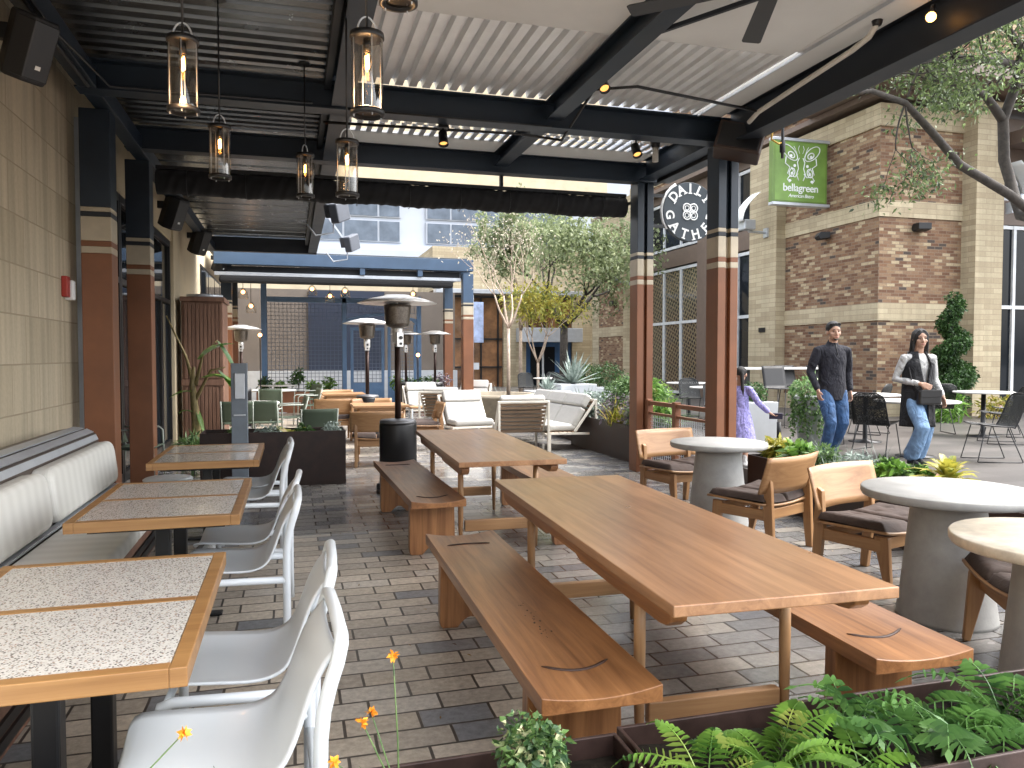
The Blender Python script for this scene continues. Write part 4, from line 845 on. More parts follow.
flower_plant(.22, 1.66, [G3(393, 655, 1.70, .22, 1.66), G3(362, 722, 1.62, .22, 1.66), G3(371, 712, 1.66, .22, 1.66), G3(334, 762, 1.58, .22, 1.66)], 'grassy plant with small orange flowers on tall stems at the bottom edge')
flower_plant(-.44, 1.60, [G3(184, 733, 1.60, -.44, 1.6)], 'arching grassy stem with one tiny orange flower in front of the nearest white chair')
grass(-.10, 1.58, .40, 26, .26, .006, 'narrow grass tuft rising in front of the nearest white chair', nm='grass_tuft', spread=.07, droop=.8)

# dark planter in the middle
t = thing('dark_planter', 'near black rectangular planter box beyond the terrazzo tables', 'planter', (0, 9.4, 0)); m_ = MB(); tray('', -1.0, .60, 9.2, 9.72, .63, t, 'corten', .015)
for i, x in enumerate((-.62, -.25, .12, .45)): shrub(x, 9.45, .55, .14, 150, .07, .03, ['trailing pale leaved plant nearest the grey post in the dark planter', 'small pale leaved plant second from the grey post in the dark planter', 'low leafy plant right of the golden one in the dark planter', 'grey green sprig at the right end of the dark planter'][i], ['vine', 'silver', 'bush', 'silver'][i], h=.10, nm='leafy_plant', cat='plant')
t = thing('broadleaf_plant', 'yellow green broad leaved plant in the middle of the dark planter', 'plant', (-.05, 9.42, .56)); m_ = MB()
for k in range(9): a = R(40*k+10); leaf(m_, Vector((0, 0, 0)), Vector((math.cos(a), math.sin(a), rnd.uniform(.3, 1.0))), Vector((0, 0, 1)), .27, .08, .25, .2, 5)
m_.build('leaves', M['golden'], t, fixn=False)
t = thing('post_pedestal', 'grey square utility pedestal with an outlet box, behind the farthest terrazzo table', 'pedestal', (-.56, 9.0, 0)); m_ = MB(); m_.box(-.085, .085, -.06, .06, 0, 1.42); m_.build('post', M['greypost'], t, .006)
m_ = MB(); m_.box(-.045, .06, -.085, -.061, 1.03, 1.31); m_.build('outlet_box', M['alu'], t, .006); m_ = MB(); m_.box(-.06, .065, -.075, -.061, .84, .86); m_.build('plate', M['alu'], t, .003)

# brown planter right of the sofa with plants
t = thing('steel_planter', 'tall dark brown steel planter box between the sofa and the terracotta column', 'planter', (4.8, 10.6, 0)); tray('', 4.56, 5.08, 9.4, 12.3, .52, t, 'corten', .015)
m_ = None
for i, (y, r_, mt, L, W, lab) in enumerate([(9.65, .22, 'fern', .09, .03, 'dark leafy plant at the column end of the tall brown planter'), (10.1, .26, 'purple', .05, .03, 'low purple grey plant spilling over the tall brown planter'), (10.9, .28, 'purple', .05, .03, 'second purple grey plant, next to the sofa end of the brown planter'), (11.8, .26, 'silver', .06, .03, 'silvery plant at the far end of the tall brown planter')]):
    shrub(4.80, y, .44, r_*1.2, 1100, L, W, lab, mt, h=.42, stems=8, nm='leafy_plant', cat='plant')
shrub(4.92, 10.05, .42, .34, 2600, .09, .02, 'yellow green feathery bush in the brown planter next to the column', 'fern', h=.72, stems=10)
grass(4.85, 9.75, .46, 260, .75, .022, 'tall yellow green grass clump in the brown planter against the column', 'grass', spread=.10, droop=.9)
grass(4.80, 10.6, .46, 200, .55, .020, 'shorter yellow green grass clump farther along the brown planter', 'golden', spread=.12, droop=.9)
shrub(4.95, 10.9, .42, .36, 2600, .07, .026, 'airy green bush rising behind the grass in the brown planter', 'grass', h=.75, stems=9)

# fence between columns
t = thing('metal_fence', 'low terracotta steel railing with wire mesh infill between the two right columns', 'fence', (4.38, 8.2, 0)); m_ = MB()
for y in (7.48, 8.25, 8.98): m_ = MB(); m_.box(4.35, 4.43, y-.04, y+.04, 0, .95); m_.build('post', M['rust'], t, .005, True)
for y0, y1 in ((7.52, 8.21), (8.29, 8.94)):
    m_ = MB(); m_.box(4.365, 4.415, y0, y1, .88, .93); m_.build('top_rail', M['rust'], t, .003, True); m_ = MB(); m_.box(4.37, 4.41, y0, y1, .76, .79); m_.build('mid_rail', M['rust'], t, .003, True); m_ = MB(); m_.box(4.37, 4.41, y0, y1, .08, .12); m_.build('bottom_rail', M['rust'], t, .003, True)
    m_ = MB(); y = y0+.05
    while y < y1: m_.box(4.388, 4.392, y-.0025, y+.0025, .12, .76); y += .05
    z = .17
    while z < .76: m_.box(4.3885, 4.3915, y0, y1, z-.0022, z+.0022); z += .05
    m_.build('wire_mesh', M['alu'], t, 0, True)

b = MB()
for _ in range(260):
    k_ = rnd.random(); x, y = (rnd.uniform(-.1, 4.4), rnd.uniform(1.9, 9)) if k_ < .5 else (rnd.uniform(3.9, 4.5), rnd.uniform(2.5, 8.5)) if k_ < .8 else (rnd.uniform(.2, 2.8), rnd.uniform(2.0, 2.6))
    a = rnd.uniform(0, 6.28); leaf(b, Vector((x, y, .006)), Vector((math.cos(a), math.sin(a), .05)), Vector((0, 0, 1)), rnd.uniform(.012, .035), rnd.uniform(.006, .014), .05, .3)
tag(b.build('fallen_leaves', M['dryleaf'], fixn=False), 'small dry leaves scattered over the terrace pavers', 'leaf litter', kind='stuff')
# planter with low plants between terrace and walkway
t = thing('steel_planter', 'long low brown steel planter behind the round tables, edging the walkway', 'planter', (4.8, 4.5, 0)); tray('', 4.55, 5.06, .8, 7.0, .48, t, 'corten', .012)
PLs = [(6.85, 'golden', .13, .10, .045, 'reddish yellow leaved plant beside the column base in the low planter'), (6.45, 'fern', .17, .12, .05, 'bright leafy plant in the low planter, behind the far round table'), (6.1, 'grass', .16, .10, .02, 'fine leaved green plant in the low planter behind the far round table'), (5.7, 'silver', .15, .12, .012, 'greyish spiky plant in the low planter between the round tables'), (5.35, 'bush', .15, .08, .014, 'dark rosemary like plant in the low planter in front of the man'), (5.25, 'fern', .13, .09, .05, 'bright green plant in the low planter right of the dark one'), (5.0, 'bush', .10, .07, .03, 'dark leafy plant in the low planter below the walking woman'), (4.95, 'fern', .12, .08, .03, 'fresh green plant in the low planter left of the golden leaved one'), (3.5, 'silver', .12, .07, .02, 'grey green plant at the right end of the low planter')]
for y, mt, r_, L, W, lab in PLs: shrub(4.80, y, .44, r_, 380, L, W, lab, mt, h=.15 if y != 6.1 else .2, nm='leafy_plant', cat='plant', stems=6)
t = thing('croton_plant', 'golden yellow broad leaved plant behind the nearer round concrete table', 'plant', (4.80, 4.70, .50)); m_ = MB()
for k in range(34): a = R(137.5*k); e = 1.35-1.0*(1-k/34); leaf(m_, Vector((0, 0, .002*k)), Vector((math.cos(a)*math.cos(e), math.sin(a)*math.cos(e), math.sin(e))), Vector((0, 0, 1)),   .38*rnd.uniform(.8, 1.15), .07, .5, .25, 5)
m_.build('leaves', M['golden'], t, fixn=False)
for x, y, lab in ((4.82, 5.55, 'wispy pale seed stalks in the low planter in front of the man'), (4.75, 5.95, 'wispy grass in the low planter, left of the man')): grass(x, y, .44, 40, .36, .005, lab, 'silver', 'grass clump', 'wispy_grass', .08, droop=.5)

# ------------------------------------------------------------------ left side furniture beyond the planter
t = thing('wooden_cabinet', 'tall brown louvred wooden cabinet against the left building with a round tray on top', 'cabinet', (-1.45, 14.5, 0)); m_ = MB(); x0, x1, y0, y1 = -1.78, -1.12, 14.0, 15.0
m_.box(x0, x1, y0, y1, .05, 2.42); m_.build('body', M['cabinet'], t, .01, True)
m_ = MB(); m_.box(x0-.02, x1+.03, y0-.03, y1+.03, 2.42, 2.50); m_.build('cornice', M['cabinet'], t, .01, True)
for z0, z1 in ((.1, .98), (1.12, 2.38)):
    m_ = MB(); k = x0+.04
    while k < x1-.06: m_.box(k, k+.05, y0-.022, y0-.002, z0, z1); k += .062
    m_.build('door_panel', M['cabinet'], t, .004, True)
m_ = MB(); m_.box(x0-.01, x1+.01, y0-.035, y0-.002, 1.0, 1.1); m_.build('middle_rail', M['cabinet'], t, .005, True)
m_ = MB(); m_.lathe([(.28, 2.50), (.30, 2.52), (.30, 2.56), (.1, 2.58)], (-1.45, 14.45, 0), 28); m_.build('tray', M['alu'], t, 0, True)
# banana plant
t = thing('banana_plant', 'banana plant with a tall stem and a few drooping torn leaves beside the left windows', 'plant', (-1.28, 11.4, 0)); m_ = MB(); m_.tube([(0, 0, 0), (.0, 0, .6), (-.04, 0, 1.1), (-.02, 0, 1.35)], [.07, .06, .04, .02], 10); m_.tube([(-.02, 0, 1.1), (-.12, 0, 1.5), (-.36, .0, 2.05)], [.03, .018, .008], 8); m_.tube([(0, 0, 1.1), (.1, -.05, 1.5), (.3, -.1, 1.72)], [.03, .015, .008], 8); m_.tube([(0, 0, .9), (.2, -.05, 1.3), (.4, -.1, 1.35)], [.03, .015, .008], 8); m_.build('stem', plain('banana_stem', (.22, .17, .07), .6, 0, .4, 12), t)
m_ = MB()
for p, d_, L, W, cu in (((.05, -.05, 1.45), (.8, -.1, .75), .66, .27, .35), ((.3, -.1, 1.7), (.5, -.2, -.8), .5, .14, .1), ((.1, -.05, 1.2), (1, -.1, .35), .62, .26, .7), ((.3, -.1, 1.3), (.45, -.1, -.6), .55, .20, .1), ((-.02, 0, 1.0), (-.6, -.3, .2), .35, .12, .5), ((-.02, 0, .7), (-.5, -.3, .5), .3, .10, .6), ((0, 0, .8), (.3, -.3, -.9), .4, .08, .1)):
    leaf(m_, Vector(p), Vector(d_), Vector((0, 0, 1)), L, W, cu, .3, 5)
m_.build('leaves', M['banana'], t, fixn=False)
shrub(-1.2, 10.4, 0, .25, 500, .18, .02, 'spiky green undergrowth at the foot of the banana plant', 'grass', h=.45, nm='leafy_plant', cat='plant')
# green mesh chairs & white round tables
def mesh_chair():
    t = thing('green_chair', '', 'chair', group='green mesh cafe chairs'); m_ = MB()
    m_.grid(lambda u, v: ((u-.5)*.46, -.2+v*.42, .45-.02*math.sin(PI*v)), 6, 6); m_.build('seat', M['greenmesh'], t, 0, solid=.012)
    m_ = MB(); m_.grid(lambda u, v: ((u-.5)*.46, -.22-.09*v+.03*(2*u-1)**2, .48+v*.32), 8, 6); m_.build('backrest', M['greenmesh'], t, 0, solid=.012)
    for s in (-1, 1):
        m_ = MB(); m_.tube([(s*.23, -.26, 0), (s*.23, -.21, .44), (s*.235, -.31, .80)], .011, 8); m_.tube([(s*.23, .22, 0), (s*.235, .2, .62), (s*.235, .16, .655), (s*.235, -.22, .66)], .011, 8); m_.build('side_frame', plain('green_grey_tube', (.30, .33, .29), .4) if not bpy.data.materials.get('green_grey_tube') else bpy.data.materials['green_grey_tube'], t)
    return t
mc = mesh_chair(); L_ = [(.32, 10.75, 5, 'green mesh chair seen from behind, just over the right end of the dark planter'), (-.82, 12.85, 0, 'green mesh chair left of the nearest white cafe table, behind the grey post'), (-.05, 14.0, 95, 'green mesh chair turned sideways right of the nearest white cafe table'), (-.42, 12.88, -8, 'green mesh chair tucked under the nearest white cafe table'), (.28, 17.2, 100, 'dark green chair right of the middle white cafe table'), (-.45, 17.4, 0, 'green mesh chair in front of the middle white cafe table'), (.35, 19.6, 120, 'green chair next to the terracotta planter, farthest back'), (-1.72, 9.8, -95, 'green mesh chair by the left windows, seen in profile beside the banana plant')]
for i, (x, y, a, l) in enumerate(L_):
    if i == 0: mc.location = (x, y, 0); mc.rotation_euler = (0, 0, R(a)); mc['label'] = l
    else: dup(mc, (x, y, 0), a, l)
def ctable(x, y, r_, lab, base='alu', z=0, h=.74, grp='round white cafe tables', sy=1):
    t = thing('white_table', lab, 'table', (x, y, z), 0, grp); m_ = MB(); m_.lathe([(r_-.01, h-.028), (r_, h-.02), (r_, h-.006), (r_-.01, h)], n=40, sy=sy); m_.build('tabletop', M['whitetop'], t); m_ = MB(); m_.lathe([(.24, 0), (.24, .012), (.04, .03), (.035, .06), (.035, h-.03)], n=24); m_.build('pedestal', M[base], t); return t
ctable(-.62, 13.4, .42, 'round white cafe table nearest, above the dark planter'); ctable(-.42, 18.2, .50, 'round white cafe table in the middle of the left group'); ctable(-.35, 21.2, .50, 'round white cafe table farthest back on the left')

# ------------------------------------------------------------------ far pavilion (blue)
pv = thing('blue_pavilion', 'blue steel pavilion with dark blind and striped posts at the terrace far end', 'pavilion', (1.5, 20, 0))
def pbox(nm, mat, *bx, par=None, bev=.006): m_ = MB(); m_.box(*bx); return m_.build(nm, M[mat], par or pv, bev, True)
column(4.26, 19.0, .26, 3.55, pv, False, 'rust', 'blue'); column(4.26, 21.5, .24, 3.5, pv, False, 'rust', 'blue'); column(-1.48, 19.6, .24, 3.7, pv); column(-1.48, 21.8, .22, 3.7, pv)
pbox('beam', 'blue', -1.7, 4.4, 18.9, 19.12, 3.62, 3.9); pbox('beam', 'navyd', -1.7, 4.1, 19.2, 19.3, 3.45, 3.61); pbox('beam', 'alu', -1.7, 4.1, 19.0, 19.1, 3.37, 3.45)
pbox('blind', 'fabricblk', -1.6, 3.9, 18.95, 19.15, 3.20, 3.365, bev=.05); pbox('beam', 'blue', 1.6, 1.72, 18.92, 19.1, 3.455, 3.615); pbox('beam', 'blue', 3.0, 3.12, 18.92, 19.1, 3.455, 3.615)
pbox('roof', 'darkdeck', -1.8, 4.3, 19.12, 23.4, 3.91, 3.96); pbox('fascia', 'blue', 4.15, 4.4, 19.3, 23.4, 3.56, 3.9)
me_ = thing('mesh_enclosure', 'blue steel frame screen with wire grid panels and a central gate at the far end', 'screen', (1.5, 22, 0))
def ebox(*bx): m_ = MB(); m_.box(*bx); m_.build('post', M['bluebright'], me_, .006, True)
for x, w_ in ((-.72, .15), (1.42, .12), (3.52, .12)): ebox(x-w_/2, x+w_/2, 22.0, 22.12, 0, 3.2 if w_ < .14 else 3.5)
m_ = MB(); m_.box(-.64, 3.46, 22.0, 22.12, 2.98, 3.12); m_.build('top_rail', M['bluebright'], me_, .006, True)
m_ = MB(); m_.prism([(1.49, 2.35)]+[(1.49+1.97*i/14, 2.55+.16*math.sin(PI*i/14)) for i in range(15)]+[(3.46, 2.35)]+[(3.46-1.97*i/14, 2.47+.16*math.sin(PI*i/14)) for i in range(1, 14)], 22.02, 22.08, 'XZ'); m_.build('arched_rail', M['bluebright'], me_, .004, True)
gd = MB(); gx0, gx1 = 1.58, 2.52; gd.box(gx0, gx0+.08, 21.97, 22.03, .05, 2.3); gd.box(gx1-.08, gx1, 21.97, 22.03, .05, 2.3); gd.box(gx0+.08, gx1-.08, 21.97, 22.03, 2.22, 2.3); gd.box(gx0+.08, gx1-.08, 21.97, 22.03, .05, .75); gt = gd.build('gate', M['bluebright'], me_, .004, True)
gd = MB(); gd.box(2.7, 3.4, 22.0, 22.05, .05, .8); gd.box(2.62, 2.7, 22.0, 22.05, .05, 2.4); gd.box(3.36, 3.44, 22.01, 22.06, .8, 2.4); gd.build('side_panel', M['bluebright'], me_, .004, True)
def grid_panel(x0, x1, z0, z1, par=me_, y=22.05):
    m_ = MB(); x = x0
    while x < x1: m_.box(x-.007, x+.007, y-.006, y+.002, z0, z1); x += .105
    z = z0
    while z < z1: m_.box(x0, x1, y+.003, y+.011, z-.007, z+.007); z += .105
    m_.build('wire_grid', M['wire'], par, 0, True)
grid_panel(-.64, 1.36, .5, 2.97); grid_panel(gx0+.08, gx1-.08, .76, 2.2, gt, 21.99); grid_panel(1.5, 3.44, 2.72, 2.96); grid_panel(2.72, 3.35, .82, 2.4)
# low boxes of plants in front of the enclosure
t = thing('terracotta_planter', 'terracotta coloured planter box at the foot of the blue screen, left of its gate', 'planter', (.3, 21.4, 0)); tray('', -.9, 1.1, 21.1, 21.6, .55, t, 'rust')
for i, x in enumerate((-.7, -.3, .15, .55, .95)): shrub(x, 21.35, .5, .22, 260, .10, .04, 'leafy plant number %s from the left in the terracotta planter below the blue screen' % ['one', 'two', 'three', 'four', 'five'][i], ['bush', 'fern', 'bush', 'fern', 'banana'][i], h=[.4, .3, .75, .3, .4][i], nm='leafy_plant', cat='plant')
t = thing('terracotta_planter', 'terracotta planter box right of the blue gate, behind the nearest heater pole', 'planter', (3.4, 21.2, 0)); tray('', 2.75, 4.0, 20.9, 21.4, .55, t, 'rust')
for i, x in enumerate((2.8, 3.2, 3.6, 3.95)): shrub(x, 21.1, .5, .26, 260, .10, .04, ['tall thin shrub in the planter right of the blue gate', 'low bush in the planter right of the blue gate', 'dense bush against the right blue post', 'rounded bush with pink tips between the blue post and the striped posts'][i], ['fern', 'bush', 'bush', 'purple'][i], h=[.5, .35, .5, .5][i])
# hanging bulbs in the far pavilion
for i, (px, py) in enumerate(((243, 292), (251, 306), (312, 289), (330, 296), (345, 291), (413, 294), (260, 335), (418, 355))):
    q = at(px, py, y=20.5); t = thing('pendant_bulb', ['far glass pendant at left, near the leftmost striped post', 'round glowing bulb below the leftmost far pendant', 'far glass pendant over the blue rail, third from left', 'far pendant bulb glowing orange near the middle', 'clear far pendant right of the orange one', 'far pendant right of the tall heater dome', 'warm wall light seen low through the heater gap at left', 'small warm lamp low down between the two distant heaters'][i], 'light', q, 0, 'small warm lights in the far pavilion')
    m_ = MB(); m_.ico((0, 0, 0), .05); m_.build('bulb', M['lamp'], t); 
    if i < 6: m_ = MB(); m_.lathe([(.04, .10), (.12, -.02), (.13, -.16), (.125, -.17)], n=16); m_.build('glass_shade', M['lantern'], t); m_ = MB(); m_.cyl((0, 0, .08), (0, 0, 3.85-q.z), .008, n=6); m_.build('cord', M['black'], t)
    else: m_ = MB(); m_.cyl((0, 0, -.05), (0, 0, -q.z), .015, n=6); m_.build('stake', M['black'], t)

# floodlights on the long left beam
M['flood'] = plain('floodlight_body', (.09, .10, .12), .5)
for i, (px, py) in enumerate(((337, 212), (350, 243))):
    q = at(px, py, y=11.5 if i == 0 else 14.5); t = thing('floodlight', ['nearer dark floodlight hanging at the edge of the dark roof, just under the blind', 'farther dark floodlight hanging lower at the edge of the dark roof'][i], 'floodlight', q, 0, 'floodlights at the roof edge'); A = rot(20, 0, -35)
    m_ = MB(); m_.box(-.03, .11, -.17, .17, -.14, .14, A); m_.build('lamp_body', M['flood'], t, .02); m_ = MB(); m_.box(-.16, -.04, -.08, .08, -.07, .12, A); m_.build('junction_box', M['flood'], t, .01); m_ = MB(); m_.bar((-.1, 0, .05), (-.42, 0, .5), .03); m_.tube([(-.05, 0, -.1), (-.05, 0, -.3), (-.3, 0, -.35), (-.42, 0, -.2)], .012, 8); m_.build('arm', M['alu'], t)

# ------------------------------------------------------------------ background buildings
bt_ = thing('taupe_wall', 'taupe panelled wall with a dark blue patch behind the blue pavilion', 'wall', (1, 27, 0))
m_ = MB(); m_.box(-4, 5.6, 27, 27.5, 0, 3.75); m_.build('panels', M['taupe'], bt_, 0, True); m_ = MB(); m_.box(.55, 3.1, 26.9, 26.98, .4, 3.72); m_.build('blue_panel', M['darkblue'], bt_, 0, True)
m_ = MB(); m_.box(-4, 5.6, 26.6, 26.98, 0, 1.0); m_.build('low_ledge', M['alu'], bt_, 0, True)
bb = thing('beige_building', 'long low beige building whose bright top shows above the taupe wall', 'building', (0, 40, 0)); m_ = MB(); m_.box(-12, 11, 40, 44, 0, 5.3); m_.build('wall', M['beige'], bb, 0, True)
wb_ = thing('white_building', 'white modern building with ribbon windows beyond the pavilion', 'building', (5, 50, 0))
m_ = MB(); m_.box(-20, 30, 50, 60, 0, 24); m_.build('wall', M['whitewall'], wb_, 0, True); m_ = MB(); m_.box(-20, 30, 49.3, 49.98, 6.9, 8.2); m_.box(-20, 30, 49.6, 49.98, 8.21, 8.6); m_.build('canopy_ledge', M['whitewall'], wb_, 0, True)
for x0, x1, xs in ((-6, 6.8, (-6, -2.5, .2, 3.2, 5.4, 6.8)), (8.5, 18.5, (8.5, 10.1, 13.4, 16, 18.5))):
    for z0, z1 in ((8.85, 10.1), (10.42, 12.0)):
        m_ = MB(); m_.box(x0-.05, x1+.05, 49.9, 49.96, z0-.06, z1+.06); fr = m_.build('window_frame', M['whitewall'], wb_, 0, True)
        m_ = MB()
        for p_, q_ in zip(xs, xs[1:]): m_.box(p_+.06, q_-.06, 49.86, 49.89, z0, z1)
        m_.build('pane', M['glassblue'], fr, 0, True)
m_ = MB(); m_.box(-20, 21, 49.6, 49.99, 12.2, 24); m_.build('upper_cladding', M['beige'], wb_, 0, True)
# storefront building behind the trees
sf = thing('storefront_building', 'cream building with dark storefront windows and grey awning behind the trees', 'building', (9, 31, 0))
m_ = MB(); m_.box(5.7, 14.5, 32, 36, 4.25, 6.1); m_.box(11.91, 14.5, 32, 36, 0, 4.24); m_.box(8.75, 9.75, 31.9, 36, 0, 4.25); m_.build('wall', M['stone'], sf, 0, True)
m_ = MB(); m_.box(5.7, 12.1, 31.2, 31.89, 4.10, 4.28); m_.build('awning', M['alu'], sf, .01, True)
m_ = MB(); m_.box(5.6, 8.74, 32.1, 32.3, 0, 4.09); m_.build('shop_window', M['litroom'], sf, 0, True); m_ = MB(); m_.box(9.76, 11.9, 32.1, 32.3, 2.7, 4.09); m_.build('shop_window', M['litroom'], sf, 0, True)
m_ = MB()
for x in (5.62, 6.3, 7.0, 7.75, 8.5, 9.9, 10.6, 11.3): m_.box(x, x+.06, 32.0, 32.09, 0 if x < 9 else 2.72, 3.98)
m_.box(5.6, 12.1, 32.0, 32.085, 3.98, 4.09)
m_.box(5.6, 8.7, 32.0, 32.085, 1.0, 1.06); m_.box(5.6, 8.7, 32.0, 32.085, 2.2, 2.26); m_.build('window_frame', M['black'], sf, 0, True)
m_ = MB(); m_.box(9.3, 12.1, 31.2, 31.9, 2.1, 2.7); m_.build('entrance_canopy', M['alu'], sf, .01, True); m_ = MB(); m_.box(9.77, 11.9, 32.1, 32.3, 0, 2.38); po = m_.build('blue_portal', M['door_blue'], sf, 0, True)
m_ = MB(); m_.box(10.0, 11.1, 32.0, 32.09, .1, 1.9); m_.build('entrance_door', M['glass'], po, 0, True); m_ = MB(); m_.box(10.5, 10.58, 31.95, 31.99, .1, 1.7); m_.build('door_handle', M['mull'], po, 0, True)

# brick building on the right -------------------------------------------------
br = thing('brick_building', 'large limestone and mixed brick building with tall windows and a green sign on its corner', 'building', (12.16, 13.84, PL))
X, Y = 12.16, 13.84
def bb_(nm, mat, *bx, par=None, bev=0): m_ = MB(); m_.box(*bx); return m_.build(nm, M[mat], par or br, bev, True)
bands = [(.18, .55, 'stone'), (.55, 2.27, 'brick'), (2.27, 2.65, 'stone'), (2.65, 4.50, 'brick'), (4.50, 4.86, 'stone'), (4.86, 6.42, 'brick')]
def masonry(x0, x1, y0, y1, ztop=6.9, name=('brick_panel', 'stone_band')):
    for z0, z1, mt in bands:
        g = .03 if mt == 'stone' else 0
        bb_(name[0] if mt == 'brick' else name[1], mt, x0-g, x1, y0-g, y1+g, z0, z1)
    bb_('stone_band', 'stone', x0-.05, x1, y0-.05, y1+.05, 6.42, ztop)
masonry(X, X+2.2, Y, 17.1)
bb_('stone_pier', 'stone', X-.28, X+1.4, 17.1, 18.3, .18, 6.9); bb_('stone_pier', 'stone', X+2.2, 15.12, Y-.38, 17, .18, 6.9); bb_('stone_cap', 'stone', X+2.12, 15.2, Y-.46, 17, 6.9, 7.02)
bb_('roof_slab', 'taupeband', X-.2, 26, Y-.2, 30, 6.9+.13, 7.15)
bb_('upper_storey', 'brick', X+1.6, 26, Y+2.2, 30, 7.15, 10.6); bb_('upper_band', 'stone', X+1.55, 26, Y+2.15, 30, 8.1, 8.5); bb_('eave', 'taupeband', X-.9, 26, Y-1.3, Y+2.1, 7.16, 7.36)
bb_('eave', 'taupeband', 15.5, 26, Y-2.2, Y, 6.2, 6.5)
# right front windows
bb_('window_surround', 'taupeband', 15.13, 26, Y+.1, Y+.3, 4.5, 5.05); bb_('window_surround', 'taupeband', 15.13, 26, Y+.1, Y+.3, 5.9, 6.9)
def windows_x(x0, x1, n_, y, z0, z1, transom, par=br, mat='glass'):
    f = MB(); W = (x1-x0)/n_
    for k in range(n_+1): f.box(x0+W*k-.04, x0+W*k+.04, y-.06, y+.04, z0, z1)
    for k in range(n_):
        for z in [z0+.04, z1-.04]+transom: f.box(x0+W*k+.04, x0+W*(k+1)-.04, y-.05, y+.03, z-.04, z+.04)
    fr = f.build('window_frame', M['mull'], par, 0, True); m_ = MB(); m_.box(x0, x1, y-.005, y+.02, z0, z1); m_.build('pane', M[mat], fr, 0, True)
windows_x(15.16, 20.2, 6, Y+.15, PL+.1, 4.48, [2.62]); windows_x(15.16, 20.2, 6, Y+.15, 5.05, 5.9, [])
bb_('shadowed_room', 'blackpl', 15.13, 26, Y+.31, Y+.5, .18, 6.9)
def windows_y(y0, y1, n_, x, z0, z1, transom, mat='glass', nm='window_frame'):
    f = MB(); W = (y1-y0)/n_
    for k in range(n_+1): f.box(x-.06, x+.04, y0+W*k-.045, y0+W*k+.045, z0, z1)
    for k in range(n_):
        for z in [z0+.045, z1-.045]+transom: f.box(x-.05, x+.03, y0+W*k+.045, y0+W*(k+1)-.045, z-.045, z+.045)
    fr = f.build(nm, M['mull'], br, 0, True); m_ = MB(); m_.box(x-.005, x+.02, y0, y1, z0, z1); m_.build('pane', M[mat], fr, 0, True)
XW = X+.30
windows_y(18.4, 19.7, 2, XW, .25, 4.45, [2.62]); windows_y(20.2, 21.2, 1, XW, .25, 4.45, [2.62]); windows_y(21.9, 25.5, 3, XW, .25, 4.45, [2.62], 'lattice')
windows_y(18.4, 19.7, 2, XW, 5.1, 6.75, []); windows_y(20.2, 21.2, 1, XW, 5.1, 6.75, []); windows_y(21.9, 25.5, 3, XW, 5.1, 6.75, [])
for a in ((19.75, 20.15), (21.25, 21.85)): bb_('taupe_pier', 'taupeband', XW-.15, XW+.5, a[0], a[1], .18, 7)
for a in ((18.31, 19.75), (20.15, 21.25), (21.85, 25.6)): bb_('taupe_spandrel', 'taupeband', XW-.08, XW+.4, a[0]+.0, a[1], 4.50, 5.05); bb_('taupe_spandrel', 'taupeband', XW-.08, XW+.4, a[0], a[1], 6.78, 7.02)
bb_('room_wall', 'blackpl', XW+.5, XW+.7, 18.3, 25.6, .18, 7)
# brick tower
m_ = None
for z0, z1, mt in bands: bb_('brick_panel' if mt == 'brick' else 'stone_band', mt, X-(.03 if mt == 'stone' else 0), X+1.2, 26.7, 29.5, z0, z1)
bb_('stone_band', 'stone', X-.05, X+1.2, 26.7, 29.5, 6.42, 7.1); bb_('stone_pier', 'stone', X-.2, X+1.2, 25.6, 26.69, .18, 7.4); bb_('stone_return', 'stone', X-.02, X+4, 29.5, 30.2, .18, 7.1)
# small lights and wall lamps on the brick building
for i, (px, py) in enumerate(((823, 236), (922, 227))):
    q = at(px, py, x=X-.15) if i == 0 else at(px, py, y=Y-.15); t = thing('wall_light', ['black wedge wall light on the angled left face of the brick wall', 'black wedge wall light on the brick wall above the woman'][i], 'wall light', q); A = rot(0, 0, 70 if i == 0 else -10)
    m_ = MB(); m_.prism([(-.12, .08), (.10, .08), (.16, -.02), (.10, -.09), (-.12, -.06)], -.15, .15, 'YZ', A @ rot(0, 0, 90 if 0 else 0)); m_.build('housing', M['blackpl'], t, .01); m_ = MB(); m_.box(-.05, .05, .0, .15, -.04, .04); m_.build('bracket', M['black'], t)
for i, (px, py, kw) in enumerate(((697, 0, 0),)): pass
def uplight(q, lab, s=1, dirx=-1):
    t = thing('arm_floodlight', lab, 'floodlight', q, 0, 'grey arm mounted floodlights'); m_ = MB(); m_.tube([(0, 0, 0), (dirx*.55*s, 0, .02), (dirx*.62*s, 0, .08)], .035, 10); m_.box(-.03, .03, -.09, .09, -.12, .12); m_.build('arm', M['alu'], t, .005)
    m_ = MB(); m_.box(dirx*.62*s-.16, dirx*.62*s+.16, -.15, .15, .05, .30); m_.build('lamp_body', M['alu'], t, .02); A = rot(0, 25*-dirx, 0, (dirx*.62*s, 0, .3))
    m_ = MB(); m_.grid(lambda u, v: ((u-.5)*.3-.28*v*v*dirx*-1, (v-.5)*.06, .02+.55*u) if False else (-.25+.5*v*v, (u-.5)*.4, .0+.75*v), 6, 8); m_.v = [Vector((q_.x*-dirx+dirx*.62*s, q_.y, q_.z+.25)) for q_ in m_.v]; m_.build('reflector', M['signwhite'], t, 0, solid=.01)
uplight(at(766, 233, x=X-.3), 'grey floodlight on an arm with curved white reflector, beside the green sign', .9); uplight(at(708, 283, z=3.9, ) if False else Vector((X-.2, 26.2, 4.2)), 'grey floodlight with curved reflector on the distant brick tower', .9); uplight(at(1010, 208, y=Y-.4), 'grey floodlight on an arm at the right edge, over the stone pier', .5, 1)
